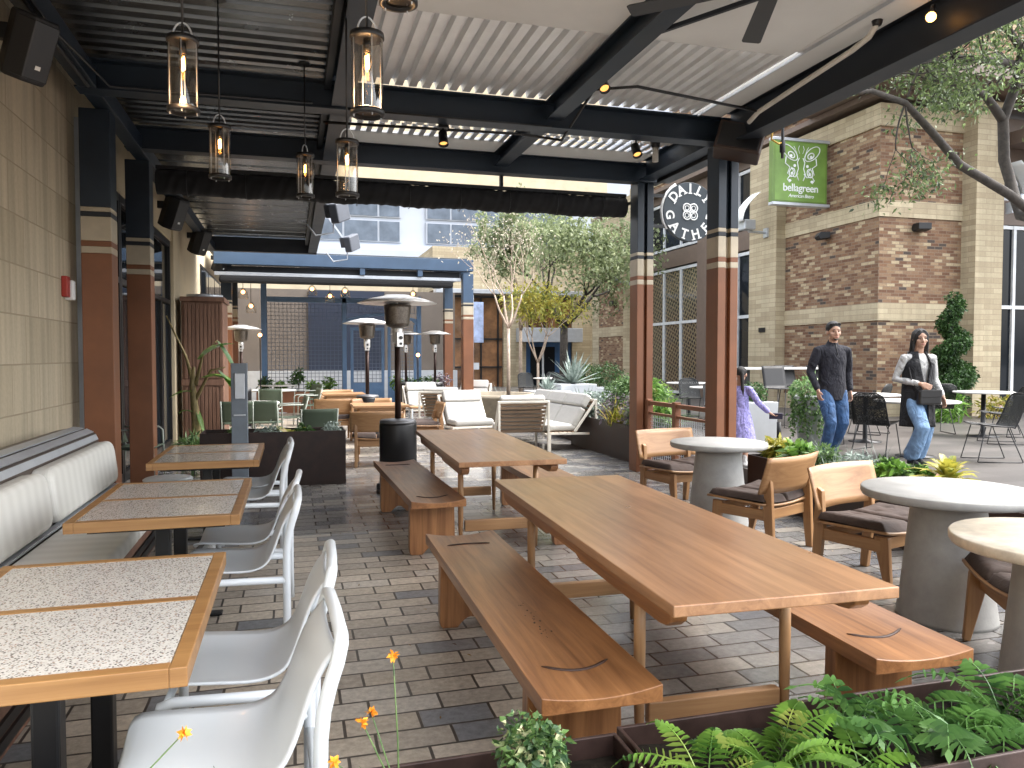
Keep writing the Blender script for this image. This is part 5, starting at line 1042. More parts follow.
t = thing('wall_vent', 'tiny black fixture on the stone pier below the green sign', 'fixture', at(762, 330, x=X-.29)); m_ = MB(); m_.box(-.02, .0, -.14, .14, -.06, .06); m_.build('plate', M['black'], t, .005)
t = thing('tower_light', 'black wall light on the distant brick tower', 'wall light', (X-.02, 27.9, 3.55)); m_ = MB(); m_.prism([(-.2, .1), (.12, .1), (.18, -.02), (.1, -.1), (-.2, -.08)], -.18, .0, 'YZ'); m_.build('housing', M['blackpl'], t, .01)

# ------------------------------------------------------------------ signs
def text_mesh(s, size, font_ext, mat, name, par, M4, bold=0.0, spacing=1.0, slab=0):
    cu = bpy.data.curves.new(name, 'FONT'); cu.body = s; cu.size = size; cu.extrude = font_ext; cu.offset = bold; cu.align_x = 'CENTER'; cu.align_y = 'CENTER'; cu.space_character = spacing
    o = bpy.data.objects.new('tmp', cu); C.objects.link(o); dg = bpy.context.evaluated_depsgraph_get(); dg.update(); me = bpy.data.meshes.new_from_object(o.evaluated_get(dg)); bpy.data.objects.remove(o); me.transform(M4); me.materials.clear(); me.materials.append(M[mat]); me.name = name
    if par is None: return me
    q = bpy.data.objects.new(name, me); C.objects.link(q); q.parent = par; return q
def join_mesh(meshes, name, mat, par):
    bm = bmesh.new()
    for me in meshes: bm.from_mesh(me)
    nm = bpy.data.meshes.new(name); bm.to_mesh(nm); bm.free(); nm.materials.append(M[mat]); q = bpy.data.objects.new(name, nm); C.objects.link(q); q.parent = par; return q
c = (5.03, 9.15, 3.385); Rr = .385
t = thing('round_sign', 'round dark slate sign reading DAILY GATHER with a white knot emblem, hung from the column', 'sign', c)
m_ = MB(); m_.tube([(0, -.03, 0), (0, .03, 0)], [Rr, Rr], 64); m_.build('disc', M['signdark'], t, .004)
for z in (.19, -.2): m_ = MB(); m_.box(-.56, -.34, -.012, .012, z-.022, z+.022); m_.build('bracket', M['black'], t)
m_ = MB(); m_.tube([((Rr+.012)*math.cos(a), .0, (Rr+.012)*math.sin(a)) for a in [R(120+12*k) for k in range(9)]], .02, 8); m_.build('rim', M['signwhite'], t)
def letters(word, a0, a1, rad, inward=False):
    out = []
    for i, chh in enumerate(word):
        a = R(a0+(a1-a0)*i/(len(word)-1)); up = a-PI/2 if not inward else a+PI/2
        A = Matrix.Translation((rad*math.cos(a), -.031, rad*math.sin(a))) @ Matrix.Rotation(-up, 4, 'Y') @ Matrix.Rotation(PI/2, 4, 'X')
        out.append(text_mesh(chh, .165, .004, 'signwhite', 'l', None, A, .004))
        # slab serifs
        w_ = {'I': [0], 'A': [-.045, .045], 'L': [-.035], 'Y': [0], 'D': [-.045], 'G': [], 'T': [0], 'H': [-.045, .045], 'E': [-.035], 'R': [-.04, .05]}[chh]
        for x in w_:
            m_ = MB(); m_.box(x-.026, x+.026, -.066, -.052, -.002, .0045); mm_ = m_.build('tmpb', M['signwhite']); me = mm_.data; me.transform(A @ Matrix.Translation((0, 0, 0))); bpy.data.objects.remove(mm_); out.append(me)
    return out
join_mesh(letters('DAILY', 142, 38, .30)+letters('GATHER', 190, 350, .30, True), 'lettering', 'signwhite', t)
m_ = MB()
for sx in (-1, 1):
    for sz in (-1, 1):
        for rr, th in ((.055, .009), (.028, .006)): m_.tube([(sx*.048+rr*math.cos(a), -.033, sz*.048+rr*math.sin(a)) for a in [2*PI*k/24 for k in range(25)]], th, 6, False)
m_.build('knot_emblem', M['signwhite'], t)
# green projecting sign
t = thing('green_sign', 'green projecting sign reading bellagreen with a white butterfly emblem, on the brick building', 'sign', (11.34, 15.5, 5.74)); W, H_ = .70, .70
m_ = MB(); m_.box(-W-.04, W+.02, -.08, .08, -H_, H_); m_.build('panel', M['signgreen'], t, .01); m_ = MB(); m_.box(-W-.04, W+.10, -.09, .09, H_, H_+.07); m_.box(-W-.04, W+.10, -.09, .09, -H_-.07, -H_); m_.build('rail', M['alu'], t, .01)
m_ = MB(); m_.box(-W+.02, W-.03, -.085, -.081, -H_+.04, H_-.04); m_.build('face', plain('sign_green_face', (.165, .29, .060), .4, 0, .35, 1.2), t)
text_mesh('bellagreen', .245, .004, 'signwhite', 'lettering', t, Matrix.Translation((0, -.088, -.37)) @ Matrix.Rotation(PI/2, 4, 'X'), .002, .95)
text_mesh('American Bistro', .115, .003, 'signwhite', 'tagline', t, Matrix.Translation((.02, -.088, -.55)) @ Matrix.Rotation(PI/2, 4, 'X') @ Matrix(((1, .25, 0, 0), (0, 1, 0, 0), (0, 0, 1, 0), (0, 0, 0, 1))), 0, .9)
m_ = MB()
def cur(pts, r_=.011):
    for s in (-1, 1): m_.tube([(s*x, -.09, z) for x, z in pts], r_, 6)
def loop(cx, cz, rx, rz, tilt, a0=0, a1=360, n_=22): a = R(tilt); return [(cx+rx*math.cos(R(q_))*math.cos(a)-rz*math.sin(R(q_))*math.sin(a), cz+rx*math.cos(R(q_))*math.sin(a)+rz*math.sin(R(q_))*math.cos(a)) for q_ in [a0+(a1-a0)*i/n_ for i in range(n_+1)]]
cur(loop(.30, .43, .24, .12, 38)); cur(loop(.26, .38, .09, .06, 30), .014); cur([(.05, .32), (.10, .22), (.07, .08), (.12, -.06), (.06, -.20)]); cur([(.40, .33), (.42, .18), (.30, .10), (.36, -.05), (.28, -.10), (.20, .02), (.26, .10)], .012)
cur(loop(.24, -.02, .07, .10, 20), .012); cur([(.08, -.04), (.16, -.12), (.30, -.10), (.36, -.18), (.31, -.25), (.26, -.20)], .012); cur([(.04, .42), (.08, .52), (.05, .60)], .006); cur([(.12, .42), (.16, .52), (.2, .58)], .006)
for x, z in ((.27, .36), (.24, -.04), (.30, -.21), (.17, .14)):
    for s in (-1, 1): m_.cyl((s*x, -.086, z), (s*x, -.093, z), .035, n=14)
m_.build('butterfly_emblem', M['signwhite'], t)

# ------------------------------------------------------------------ plaza furniture
def wire_chair():
    t = thing('black_wire_chair', '', 'chair', group='black woven chairs on the walkway'); m_ = MB()
    def fn(u, v):
        s = (u-.5)*2
        if v < .5: q_ = v*2; return (s*.225*(.9+.1*q_), .22-.42*q_, .46-.03*math.sin(q_*PI/2)+.015*s*s)
        q_ = (v-.5)*2; return (s*.225*(1-.08*q_)*(1 if q_ < .8 else math.sqrt(max(.3, 1-((q_-.8)/.24)**2))), -.20-.16*q_**.8+.02*s*s, .43+.42*q_)
    m_.grid(fn, 10, 20); m_.build('seat_shell', M['darkmesh'], t, 0, solid=.006)
    m_ = MB(); m_.tube([fn(0, v/20) for v in range(21)]+[fn(u/6, 1) for u in range(1, 6)]+[fn(1, 1-v/20) for v in range(21)], .009, 6); m_.build('rim_frame', M['black'], t)
    for s in (-1, 1): m_ = MB(); m_.tube([(s*.19, .14, .44), (s*.22, .24, .01), (s*.22, .23, .008), (s*.22, -.28, .008), (s*.22, -.29, .01), (s*.19, -.12, .43)], .007, 6); m_.build('sled_leg', M['black'], t)
    return t
wc2 = wire_chair(); L_ = [(7.35, 8.35, -62, 'black woven chair between the man and the woman'), (7.75, 9.35, -70, 'black woven chair behind the one between the man and the woman'), (8.45, 7.65, 68, 'black woven chair right of the walking woman, turned toward the white table'), (10.3, 9.15, 60, 'black woven chair at far right, behind the topiary side table'), (9.5, 7.2, 80, 'black woven chair cropped by the right edge of the picture'), (11.4, 9.9, 75, 'black woven chair at the right edge of the picture, behind the white table'), (11.0, 8.9, 15, 'black woven chair at the right edge of the picture, nearer side of the white table'), (10.6, 10.7, -20, 'black woven chair beyond the topiary, near the right edge of the picture'), (9.4, 10.9, 30, 'black woven chair beyond the white table behind the woman'),
  (7.25, 12.0, 170, 'black woven chair seen between the two right columns, backrest nearest the column'), (6.45, 13.4, 40, 'black woven chair left in the gap between the two right columns'), (8.0, 14.3, 170, 'black woven chair deeper in the gap between the columns, at the farther table'), (8.7, 14.0, 200, 'black woven chair right in the gap between the columns'), (7.6, 16.8, 0, 'black woven chair far behind in the gap between the columns'), (6.35, 18.2, 0, 'black woven chair left of the striped column, at the far white table'), (6.9, 18.6, 20, 'black woven chair next to the far white table left of the column'), (6.3, 20.4, 180, 'black woven chair behind the far white table left of the column'), (7.1, 20.6, 160, 'black woven chair farthest back near the brick tower')]
for i, (x, y, a, l) in enumerate(L_):
    if i == 0: wc2.location = (x, y, PL); wc2.rotation_euler = (0, 0, R(a)); wc2['label'] = l
    else: dup(wc2, (x, y, PL), a, l)
W_ = 'white tables on the walkway'
ctable(7.88, 8.25, .52, 'white topped table right behind the walking woman', 'black', PL, .74, W_); ctable(8.5, 9.9, .5, 'white topped table behind the man, farther than the woman\'s', 'black', PL, .74, W_); ctable(10.9, 10.0, .45, 'white topped table at the right edge of the walkway', 'black', PL, .74, W_); ctable(7.7, 12.9, .5, 'white topped table in the gap between the right columns, nearer one', 'black', PL, .74, W_); ctable(8.4, 15.2, .5, 'white topped table in the gap between the right columns, farther one', 'black', PL, .74, W_); ctable(6.7, 19.4, .55, 'white topped table left of the striped column, behind the planter', 'black', PL, .74, W_)
# bar table and stools
t = thing('bar_table', 'long white bar height table against the stone pier, behind the girl and the man', 'table', (9.3, 13.0, PL)); m_ = MB(); m_.box(-1.3, 1.1, -.35, .35, 1.06, 1.10); m_.build('tabletop', M['whitetop'], t, .008)
for x in (-.9, .7): m_ = MB(); m_.box(x-.05, x+.05, -.05, .05, .015, 1.059); m_.box(x-.25, x+.25, -.25, .25, 0, .014); m_.build('leg', M['black'], t)
def stool(x, y, a, lab):
    t = thing('bar_stool', lab, 'bar stool', (x, y, PL), a, 'black woven bar stools'); m_ = MB(); m_.grid(lambda u, v: ((u-.5)*.46*(1 if v < .5 else 1+.0*v), .2-.8*v if v < .5 else -.2-.1*(v-.5)*2, .74 if v < .5 else .74+(v-.5)*2*.40), 8, 14); m_.build('seat_shell', M['blackpl'], t, 0, solid=.012)
    for sx in (-1, 1): m_ = MB(); m_.tube([(sx*.18, .16, .73), (sx*.22, .22, .01), (sx*.22, -.24, .01), (sx*.18, -.16, .73)], .009, 6); m_.build('sled_leg', M['black'], t)
    m_ = MB(); m_.bar((-.2, .19, .28), (.2, .19, .28), .018); m_.build('foot_rest', M['black'], t)
stool(8.42, 11.9, 178, 'black bar stool at the white bar table, right of the girl'); stool(9.15, 12.55, 185, 'black bar stool partly hidden by the vine covered planter'); stool(9.9, 12.6, 180, 'black bar stool hidden behind the man')
# white planters, bush, vine urn
t = thing('white_planter', 'square white planter with a round bush behind the girl', 'planter', (6.85, 10.4, PL)); m_ = MB(); m_.prism([(-.24, 0), (.24, 0), (.27, .62), (-.27, .62)], -.26, .26, 'XZ'); m_.build('pot', M['whiteplanter'], t, .01); cloud([(0, 0, .72, .20), (.05, .05, .78, .15)], 700, .06, .025, 'bush', 'foliage', t, world=False)
t = thing('white_urn_planter', 'tall tapered white planter behind the man with trailing vines', 'planter', (7.12, 9.3, PL)); m_ = MB(); m_.lathe([(.17, 0), (.20, .02), (.29, .60), (.31, .74), (.29, .76)], n=36); m_.build('pot', M['whiteplanter'], t)
m_ = MB()
for k in range(26):
    a = rnd.uniform(PI*.75, PI*1.45); x, y = .31*math.cos(a), .31*math.sin(a); L = rnd.uniform(.3, .85)
    for j in range(26): f = j/26; leaf(m_, Vector((x*(1.05+.1*math.sin(f*7+k)), y*1.08, .82-L*f))+rv()*.025, rv()+Vector((0, 0, -.4)), rv(), .05, .035, .2)
for _ in range(330): q_ = rv(); leaf(m_, Vector((q_.x*.22-.10, q_.y*.24, .80+abs(q_.z)*.20)), q_+rv()*.5, rv(), .08, .035, .3)
m_.build('trailing_vine', M['vine'], t, fixn=False); m_ = MB(); blades(m_, 0, 0, .74, 12, .5, .03, droop=.5); m_.build('spiky_leaves', M['darkfern'], t, fixn=False)
t = thing('umbrella_base', 'dark square umbrella base with a short empty pole on the walkway', 'umbrella base', (6.4, 9.1, PL)); m_ = MB(); m_.box(-.26, .26, -.26, .26, 0, .07); m_.build('base', M['black'], t, .02); m_ = MB(); m_.cyl((0, 0, .07), (0, 0, .42), .03, n=14); m_.build('pole_socket', M['black'], t)
# topiary
t = thing('spiral_topiary', 'dark green spiral topiary in front of the brick wall, right of the woman', 'topiary', (13.3, 13.0, PL)); bl_ = []
for k in range(46): f = k/45; a = f*2*PI*3.0+.6; rr = .34*(1-f*.75); bl_.append((rr*.75*math.cos(a), rr*.75*math.sin(a), .35+f*2.2, .34-.19*f, .75))
m_ = MB(); m_.cyl((0, 0, 0), (0, 0, 2.5), .03, n=8); m_.build('trunk', M['bark'], t); cloud(bl_, 14000, .065, .036, 'bush', 'spiral_foliage', t, world=False, hollow=.6)
shrub(12.6, 12.6, PL, .55, 700, .16, .05, 'low leafy bed at the foot of the spiral topiary', 'fern', h=.5); shrub(14.3, 12.8, PL, .4, 300, .14, .04, 'bright strappy plant right of the spiral topiary', 'golden', h=.35)
# white planters in the middle distance
for i, (x, y, w_, h_) in enumerate(((5.55, 16.5, .9, .72), (6.35, 17.0, .9, .85), (7.25, 17.6, 1.3, .74))):
    t = thing('white_planter', ['low white planter left of the agave planter, middle distance', 'tall white planter with a large agave, middle distance', 'wide white planter with a clipped green bush, middle distance'][i], 'planter', (x, y, 0)); m_ = MB(); m_.prism([(-w_/2*.9, 0), (w_/2*.9, 0), (w_/2, h_), (-w_/2, h_)], -.4, .4, 'XZ'); m_.build('pot', M['whiteplanter'], t, .02)
    m_ = MB()
    if i == 1: blades(m_, 0, 0, h_, 60, .8, .09, stiff=True, droop=.3); m_.build('agave', M['silver'], t, fixn=False)
    elif i == 2: cloud([(-.25, 0, h_+.28, .38, .8), (.25, 0, h_+.3, .4, .8)], 2600, .07, .02, 'bush', 'foliage', t, world=False)
    else: blades(m_, 0, 0, h_, 50, .4, .05, stiff=True); m_.build('agave', M['silver'], t, fixn=False)
for i, (x, y, s, lab) in enumerate(((4.95, 14.6, .55, 'silvery agave behind the sofa back'), (5.3, 13.6, .5, 'spiky silver agave nearer the right end of the sofa back'), (5.6, 14.4, .6, 'spiky agave between the white planters and the sofa'), (4.7, 17.0, .8, 'blue green agave right of the bare young tree'))):
    t = thing('agave', lab, 'agave', (x, y, .35 if i < 3 else .1)); m_ = MB(); blades(m_, 0, 0, 0, 46, s, .05, stiff=True, droop=.3); m_.build('leaves', M['silver'], t, fixn=False)
t = thing('garden_bed', 'raised planting bed running behind the sofa', 'planter', (5.3, 14.4, 0)); tray('', 4.75, 6.1, 12.6, 15.6, .42, t, 'corten')
# stone ring planter and trees
t = thing('stone_planter_ring', 'curved low stone planter ring holding the bare young tree', 'planter', (4.05, 15.9, 0)); m_ = MB(); m_.lathe([(.95, 0), (.98, .62), (1.02, .63), (1.02, .70), (.80, .70), (.78, .6)], n=48); m_.build('ring_wall', plain('ring_stone', (.26, .22, .16), .8, 0, .2, 8, .3, 50), t); m_ = MB(); m_.lathe([(.01, .60), (.78, .60), (.78, .62), (.01, .63)], n=32); m_.build('soil', M['soil'], t)
def branch(m_, p, d_, L, r_, depth, tips, bend=.25, upw=.15, split=(2, 3), ratio=.72):
    n_ = 5; pts = [p]; rs = [r_]
    for i in range(n_): d_ = (d_+rv()*bend*.5+Vector((0, 0, upw*.3))).normalized(); p = p+d_*(L/n_); pts.append(p); rs.append(r_*(1-.4*(i+1)/n_))
    m_.tube(pts, rs, 8 if depth > 1 else 5)
    if depth <= 1: tips += pts[2:]
    if depth == 0: return
    for k in range(rnd.randint(*split)): branch(m_, p, (d_+rv()*.75).normalized(), L*ratio*rnd.uniform(.8, 1.15), rs[-1]*.75, depth-1, tips, bend, upw, split, ratio)
def tree(nm, lab, loc, H, r_, depth, L0, nleaf, leafL, leafW, mat, bark, spread=.55, upw=.2, cat='tree', lean=(0, 0)):
    t = thing(nm, lab, cat, loc); m_ = MB(); tips = []; top = Vector((lean[0], lean[1], H)); m_.tube([(0, 0, 0), (lean[0]*.3, lean[1]*.3, H*.5), top], [r_, r_*.85, r_*.75], 12)
    tr_ = m_; k_ = 4
    for k in range(k_): a = 2*PI*k/k_+rnd.random(); branch(m_, top, Vector((math.cos(a)*spread, math.sin(a)*spread, 1)).normalized(), L0, r_*.6, depth, tips, upw=upw)
    m_.build('trunk', M[bark], t, fixn=False); m_ = MB()
    for _ in range(nleaf):
        c = rnd.choice(tips)+rv()*(spread*.6)*rnd.random()**.5; leaf(m_, c, rv()+Vector((0, 0, -.3)), rv(), leafL*rnd.uniform(.7, 1.3), leafW*rnd.uniform(.7, 1.3), .2)
    m_.build('crown', M[mat], t, fixn=False); return t
rnd.seed(21); tree('live_oak', 'dark trunked tree with a full grey green crown in front of the brick tower', (8.75, 24.3, 0), 2.5, .17, 4, 1.45, 9000, .14, .07, 'treeleaf', 'bark', 1.25, .22)
rnd.seed(5); tree('bare_young_tree', 'slender pale young tree, almost bare, rising from the stone planter ring', (4.55, 16.2, .6), 1.5, .045, 4, .8, 450, .05, .03, 'whitebloom', 'barkpale', .65, .45)
rnd.seed(9); tree('yellow_leaved_tree', 'small tree with yellowing leaves beside the pale bare tree', (7.1, 22.0, 0), 1.3, .05, 3, .85, 1900, .13, .06, 'yellowleaf', 'barkpale', .75, .5)
rnd.seed(14); tree('white_flecked_tree', 'pale green and white flecked tree behind the bare young tree', (7.0, 23.5, 0), 2.3, .07, 3, 1.5, 4200, .12, .06, 'treeleaf', 'barkpale', .45, .4)
m_ = None
# banner pole
t = thing('banner_pole', 'grey lamp pole with a small pale blue banner behind the striped posts', 'pole', (5.15, 22.3, 0)); m_ = MB(); m_.cyl((0, 0, 0), (0, 0, 3.3), .045, n=10); m_.build('pole', M['alu'], t); m_ = MB(); m_.box(.05, .34, -.01, .01, 1.9, 3.1); m_.build('banner', plain('pale_blue_banner', (.34, .42, .62), .7, 0, .4, 4), t, .003); m_ = MB(); m_.box(-.2, .2, -.03, .0, 1.1, 1.3); m_.build('small_plate', M['alu'], t)

# big live oak leaning in from the right
rnd.seed(31)
t = thing('leaning_live_oak', 'large oak branches with small leaves reaching in from the right over the walkway', 'tree', (8.6, 4.6, PL)); m_ = MB(); tips = []
def pz(px, py, Z): return Vector((0, 0, 1.5))+ray(px, py)*Z-Vector((8.6, 4.6, PL))
m_.tube([(0, 0, -.1), (-.05, .15, .8), (.0, .6, 1.8), (.0, 1.0, 2.4)], [.26, .21, .17, .15], 14)
limb = [Vector((.0, 1.0, 2.4)), pz(1060, 235, 9.6), pz(1010, 195, 9.3), pz(960, 165, 9.0), pz(930, 130, 8.8), pz(905, 103, 8.5), pz(872, 91, 8.2), pz(840, 95, 8.0)]; m_.tube(limb, [.13, .060, .055, .050, .044, .036, .026, .012], 12)
limb2 = [Vector((.0, 1.0, 2.4)), pz(1020, 215, 9.8), pz(1004, 160, 9.8), pz(1003, 120, 9.7), pz(1016, 85, 9.6), pz(1022, 50, 9.4), pz(1005, 25, 9.2), pz(975, 5, 9.0)]; m_.tube(limb2, [.13, .068, .066, .062, .056, .05, .04, .03], 12)
limb3 = [pz(1018, 65, 9.5), pz(985, 60, 9.2), pz(950, 58, 9.0), pz(920, 62, 8.7), pz(885, 72, 8.5)]; m_.tube(limb3, [.05, .045, .035, .025, .012], 8)
limb4 = [pz(1003, 120, 9.7), pz(985, 95, 9.5), pz(960, 85, 9.2), pz(930, 80, 9)]; m_.tube(limb4, [.06, .045, .03, .015], 8)
for lb, k0 in ((limb, 5), (limb2, 4), (limb3, 0), (limb4, 1), (limb3, 0)):
    for q_ in lb[k0:]:
        for _ in range(3): branch(m_, q_, (rv()+Vector((-.3, 0, .45))).normalized(), .5, .012, 2, tips, ratio=.75)
m_.build('trunk', M['bark'], t, fixn=False); m_ = MB()
for _ in range(15000): c = rnd.choice(tips)+rv()*.13; leaf(m_, c, rv()+Vector((0, 0, -.3)), rv(), .06*rnd.uniform(.7, 1.3), .028, .2)
m_.build('crown', M['oakleaf'], t, fixn=False)

# ------------------------------------------------------------------ people (local: face +y, right hand +x)
def limb(m_, pts, rs, n=12):
    m_.tube(pts, rs, n)
    for p, r_ in zip(pts, rs): m_.ico(p, r_*.99, lv=1)
def hand(m_, w_, d_, side, curl=.6, s=1.0, pn=None):
    """palm, four unequal bent fingers and a thumb; w_ wrist, d_ direction of the hand, pn palm-normal"""
    w_ = Vector(w_); d_ = Vector(d_).normalized(); pn = Vector(pn or (-side, 0, 0)); sd = d_.cross(pn).normalized(); pn = sd.cross(d_)
    for k in (-.9, -.3, .3, .9): limb(m_, [w_+sd*(.012*k*s), w_+d_*(.05*s)+sd*(.030*k*s), w_+d_*(.085*s)+sd*(.032*k*s)], [.016*s, .015*s, .012*s], 8)
    for k, L in zip((-1.05, -.35, .35, 1.05), (.058, .072, .078, .068) if side > 0 else (.068, .078, .072, .058)):
        b_ = w_+d_*(.088*s)+sd*(.032*k*s); p1 = b_+(d_*.95+pn*.25*curl)*(L*.42*s); p2 = p1+(d_*(1-.5*curl)+pn*.8*curl)*(L*.33*s); p3 = p2+(d_*(.8-.8*curl)+pn*1.0*curl)*(L*.27*s); limb(m_, [b_, p1, p2, p3], [.0092*s, .0085*s, .0078*s, .0068*s], 6)
    fw = sd*(1 if sd.y > 0 else -1); b_ = w_+d_*(.025*s)+fw*.022*s; p1 = b_+(d_*.6+fw*.7+pn*.3)*(.035*s); p2 = p1+(d_*.9+fw*.25+pn*.3)*(.03*s); limb(m_, [b_, p1, p2], [.012*s, .0105*s, .008*s], 6)
def head(m_, c, yaw, s=1.0, female=False):
    A = Matrix.Translation(c) @ Matrix.Rotation(R(yaw), 4, 'Z') @ Matrix.Scale(s, 4); q_ = lambda x, y, z: A @ Vector((x, y, z))
    rt = Matrix.Rotation(R(yaw), 4, 'Z')
    m_.ico(q_(0, -.012, .035), .077*s, .094*s, .088*s, 3, rt); m_.ico(q_(0, .012, -.035), .060*s, .072*s, .078*s, 3, rt); m_.ico(q_(0, .048, -.088), .030*s, .026*s, .022*s, 2, rt)
    limb(m_, [q_(0, .078, .015), q_(0, .101, -.028)], [.009*s, .0145*s], 8); limb(m_, [q_(-.012, .090, -.032), q_(.012, .090, -.032)], [.009*s, .009*s], 6)
    limb(m_, [q_(-.022, .070, -.062), q_(.022, .070, -.062)], [.011*s, .011*s], 6); limb(m_, [q_(-.040, .066, .028), q_(.040, .066, .028)], [.012*s, .012*s], 6)
    for sx in (-1, 1): m_.ico(q_(sx*.078, -.01, -.005), .012*s, .022*s, .032*s, 2, rt); m_.ico(q_(sx*.042, .052, -.022), .024*s, .022*s, .022*s, 2, rt)
    return A, rt
def face_bits(par, A, s, rt):
    def ob(nm, mat, fn): m_ = MB(); fn(m_); return m_.build(nm, M[mat], par)
    for sx in (-1, 1):
        ob('eye', 'eye', lambda m_: m_.ico(A @ Vector((sx*.031, .0755, .006)), .0125*s, .006*s, .0050*s, 2, rt)); ob('eyebrow', 'hair', lambda m_: m_.tube([A @ Vector((sx*.014, .083, .026)), A @ Vector((sx*.031, .081, .031)), A @ Vector((sx*.048, .070, .026))], [.0028*s, .0038*s, .002*s], 6))
    ob('mouth', 'lip', lambda m_: m_.tube([A @ Vector((-.023, .0765, -.0635)), A @ Vector((0, .0835, -.062)), A @ Vector((.023, .0765, -.0635))], [.003*s, .0052*s, .003*s], 8))
def person(lab, loc, rz, j, build_clothes, hd_yaw=0, s=1.0, female=False):
    t = thing('person', lab, 'person', loc, rz); m_ = MB(); V = Vector; sw = j['sw']; hipz = j['hipz']; shz = j['shz']; hc = V(j['head'])
    limb(m_, [V((0, 0, hipz)), V((0, .0, (hipz+shz)/2)), V((0, 0, shz-.10))], [.10*s, .095*s, .105*s]); limb(m_, [V((-sw*.7, 0, shz-.03)), V((sw*.7, 0, shz-.03))], [.042*s, .042*s])
    limb(m_, [V((0, -.005, shz-.03)), hc+V((0, -.01, -.06))], [.058*s, .052*s])
    for q_ in ('r', 'l'):
        sh, el, wr = [V(p) for p in j['arm_'+q_]]; limb(m_, [sh, el, wr], [.036*s, .033*s, .025*s]); dd, curl, pn = j.get('hand_'+q_, ((wr-el), .6, None)); hand(m_, wr, dd, 1 if q_ == 'r' else -1, curl, s*.95, pn)
        hp, kn, an = [V(p) for p in j['leg_'+q_]]; limb(m_, [hp, kn, an], [.078*s, .052*s, .035*s]); limb(m_, [an+V((0, -.02, -.04)), an+V((0, .12, -.055))], [.030*s, .024*s])
    A, rt = head(m_, hc, hd_yaw, s, female); b_ = m_.build('body', M['skin'], t, remesh=.0065); t['_b'] = 0; del t['_b']
    face_bits(t, A, s, rt); build_clothes(t, j, A, rt, s); return t
def shoe(t, an, s=1.0, mat='blackcloth'):
    an = Vector(an); m_ = MB(); limb(m_, [an+Vector((0, -.03, -.045)), an+Vector((0, .06, -.05)), an+Vector((0, .15, -.062))], [.042*s, .046*s, .036*s]); limb(m_, [an+Vector((0, -.01, -.02)), an+Vector((0, 0, .05))], [.045*s, .042*s]); return m_.build('shoe', M[mat], t, remesh=.01)
def man_clothes(t, j, A, rt, s):
    V = Vector; m_ = MB(); shz, hipz, sw = j['shz'], j['hipz'], j['sw']
    m_.tube([(0, 0, hipz-.13), (0, 0, hipz+.0), (0, .0, hipz+.12), (0, .0, hipz+.24), (0, .0, hipz+.36), (0, -.005, shz-.08), (0, -.01, shz-.01), (0, -.01, shz+.035)], [.128, .127, .119, .118, .124, .120, .098, .058], 28, True, 1.44)
    for kx in range(5): a = R(200+35*kx); limb(m_, [V((.16*math.cos(a), .11*math.sin(a), hipz+.02+.02*(kx % 2))), V((.155*math.cos(a+.5), .115*math.sin(a+.5), hipz+.10))], [.012, .006], 6)
    m_.ico((0, -.005, shz+.02), .085, .075, .05, 2); limb(m_, [V((0, -.01, shz)), V((0, 0, shz+.065))], [.075, .066], 14)
    for q_ in 'rl':
        sh, el, wr = [V(p) for p in j['arm_'+q_]]; w2 = wr+(el-wr)*.08; limb(m_, [V((sh.x*.50, 0, sh.z+.005)), V((sh.x*.93, 0, sh.z-.012)), (sh+el)/2, el, (el+w2)/2, w2], [.066, .066, .058, .052, .045, .039], 14)
    m_.build('sweater', M['sweater'], t, remesh=.009)
    m_ = MB(); m_.ico((0, 0, hipz-.04), .165, .115, .12, 3)
    for q_ in 'rl':
        hp, kn, an = [V(p) for p in j['leg_'+q_]]; limb(m_, [hp, (hp+kn)/2, kn, (kn+an)/2, an+V((0, 0, .02))], [.098, .092, .072, .068, .062], 14); 
    m_.build('jeans', M['jeans'], t, remesh=.009)
    for q_ in 'rl': shoe(t, j['leg_'+q_][2])
    m_ = MB(); q_ = lambda x, y, z: A @ V((x, y, z))
    m_.ico(q_(0, -.026, .052), .088, .102, .092, 3, rt)
    for sx in (-1, 1): limb(m_, [q_(sx*.070, -.02, .05), q_(sx*.072, .005, .01)], [.018, .010], 8)
    for k in range(7): limb(m_, [q_(-.05+.0167*k, .045, .095), q_(-.052+.0173*k, .062, .10+.008*(k % 2))], [.022, .014], 6)
    m_.build('hair', M['hair'], t, remesh=.008)
    m_ = MB(); limb(m_, [q_(-.030, .066, -.083), q_(0, .074, -.094), q_(.030, .066, -.083)], [.006, .011, .006], 8); m_.build('beard', M['hair'], t)
    m_ = MB(); m_.tube([V((0, .122, shz-.10)), V((0, .098, shz-.02)), V((0, .075, shz+.05))], .005, 6); m_.build('zip', M['leather'], t)
jm = dict(sw=.20, hipz=.90, shz=1.43, head=(.0, .03, 1.615), arm_r=((.205, 0, 1.395), (.265, -.04, 1.12), (.25, .12, .90)), arm_l=((-.205, 0, 1.395), (-.265, -.08, 1.12), (-.25, .0, .88)), leg_r=((.095, 0, .88), (.105, .17, .50), (.10, .02, .10)), leg_l=((-.095, 0, .88), (-.10, .10, .49), (-.10, -.14, .12)), hand_r=((-.1, .25, -1), .8, None), hand_l=((0, .15, -1), .6, None))
person('man in charcoal quarter zip sweater and blue jeans walking past the terrace', (6.47, 8.13, PL), 172, jm, man_clothes, -8)
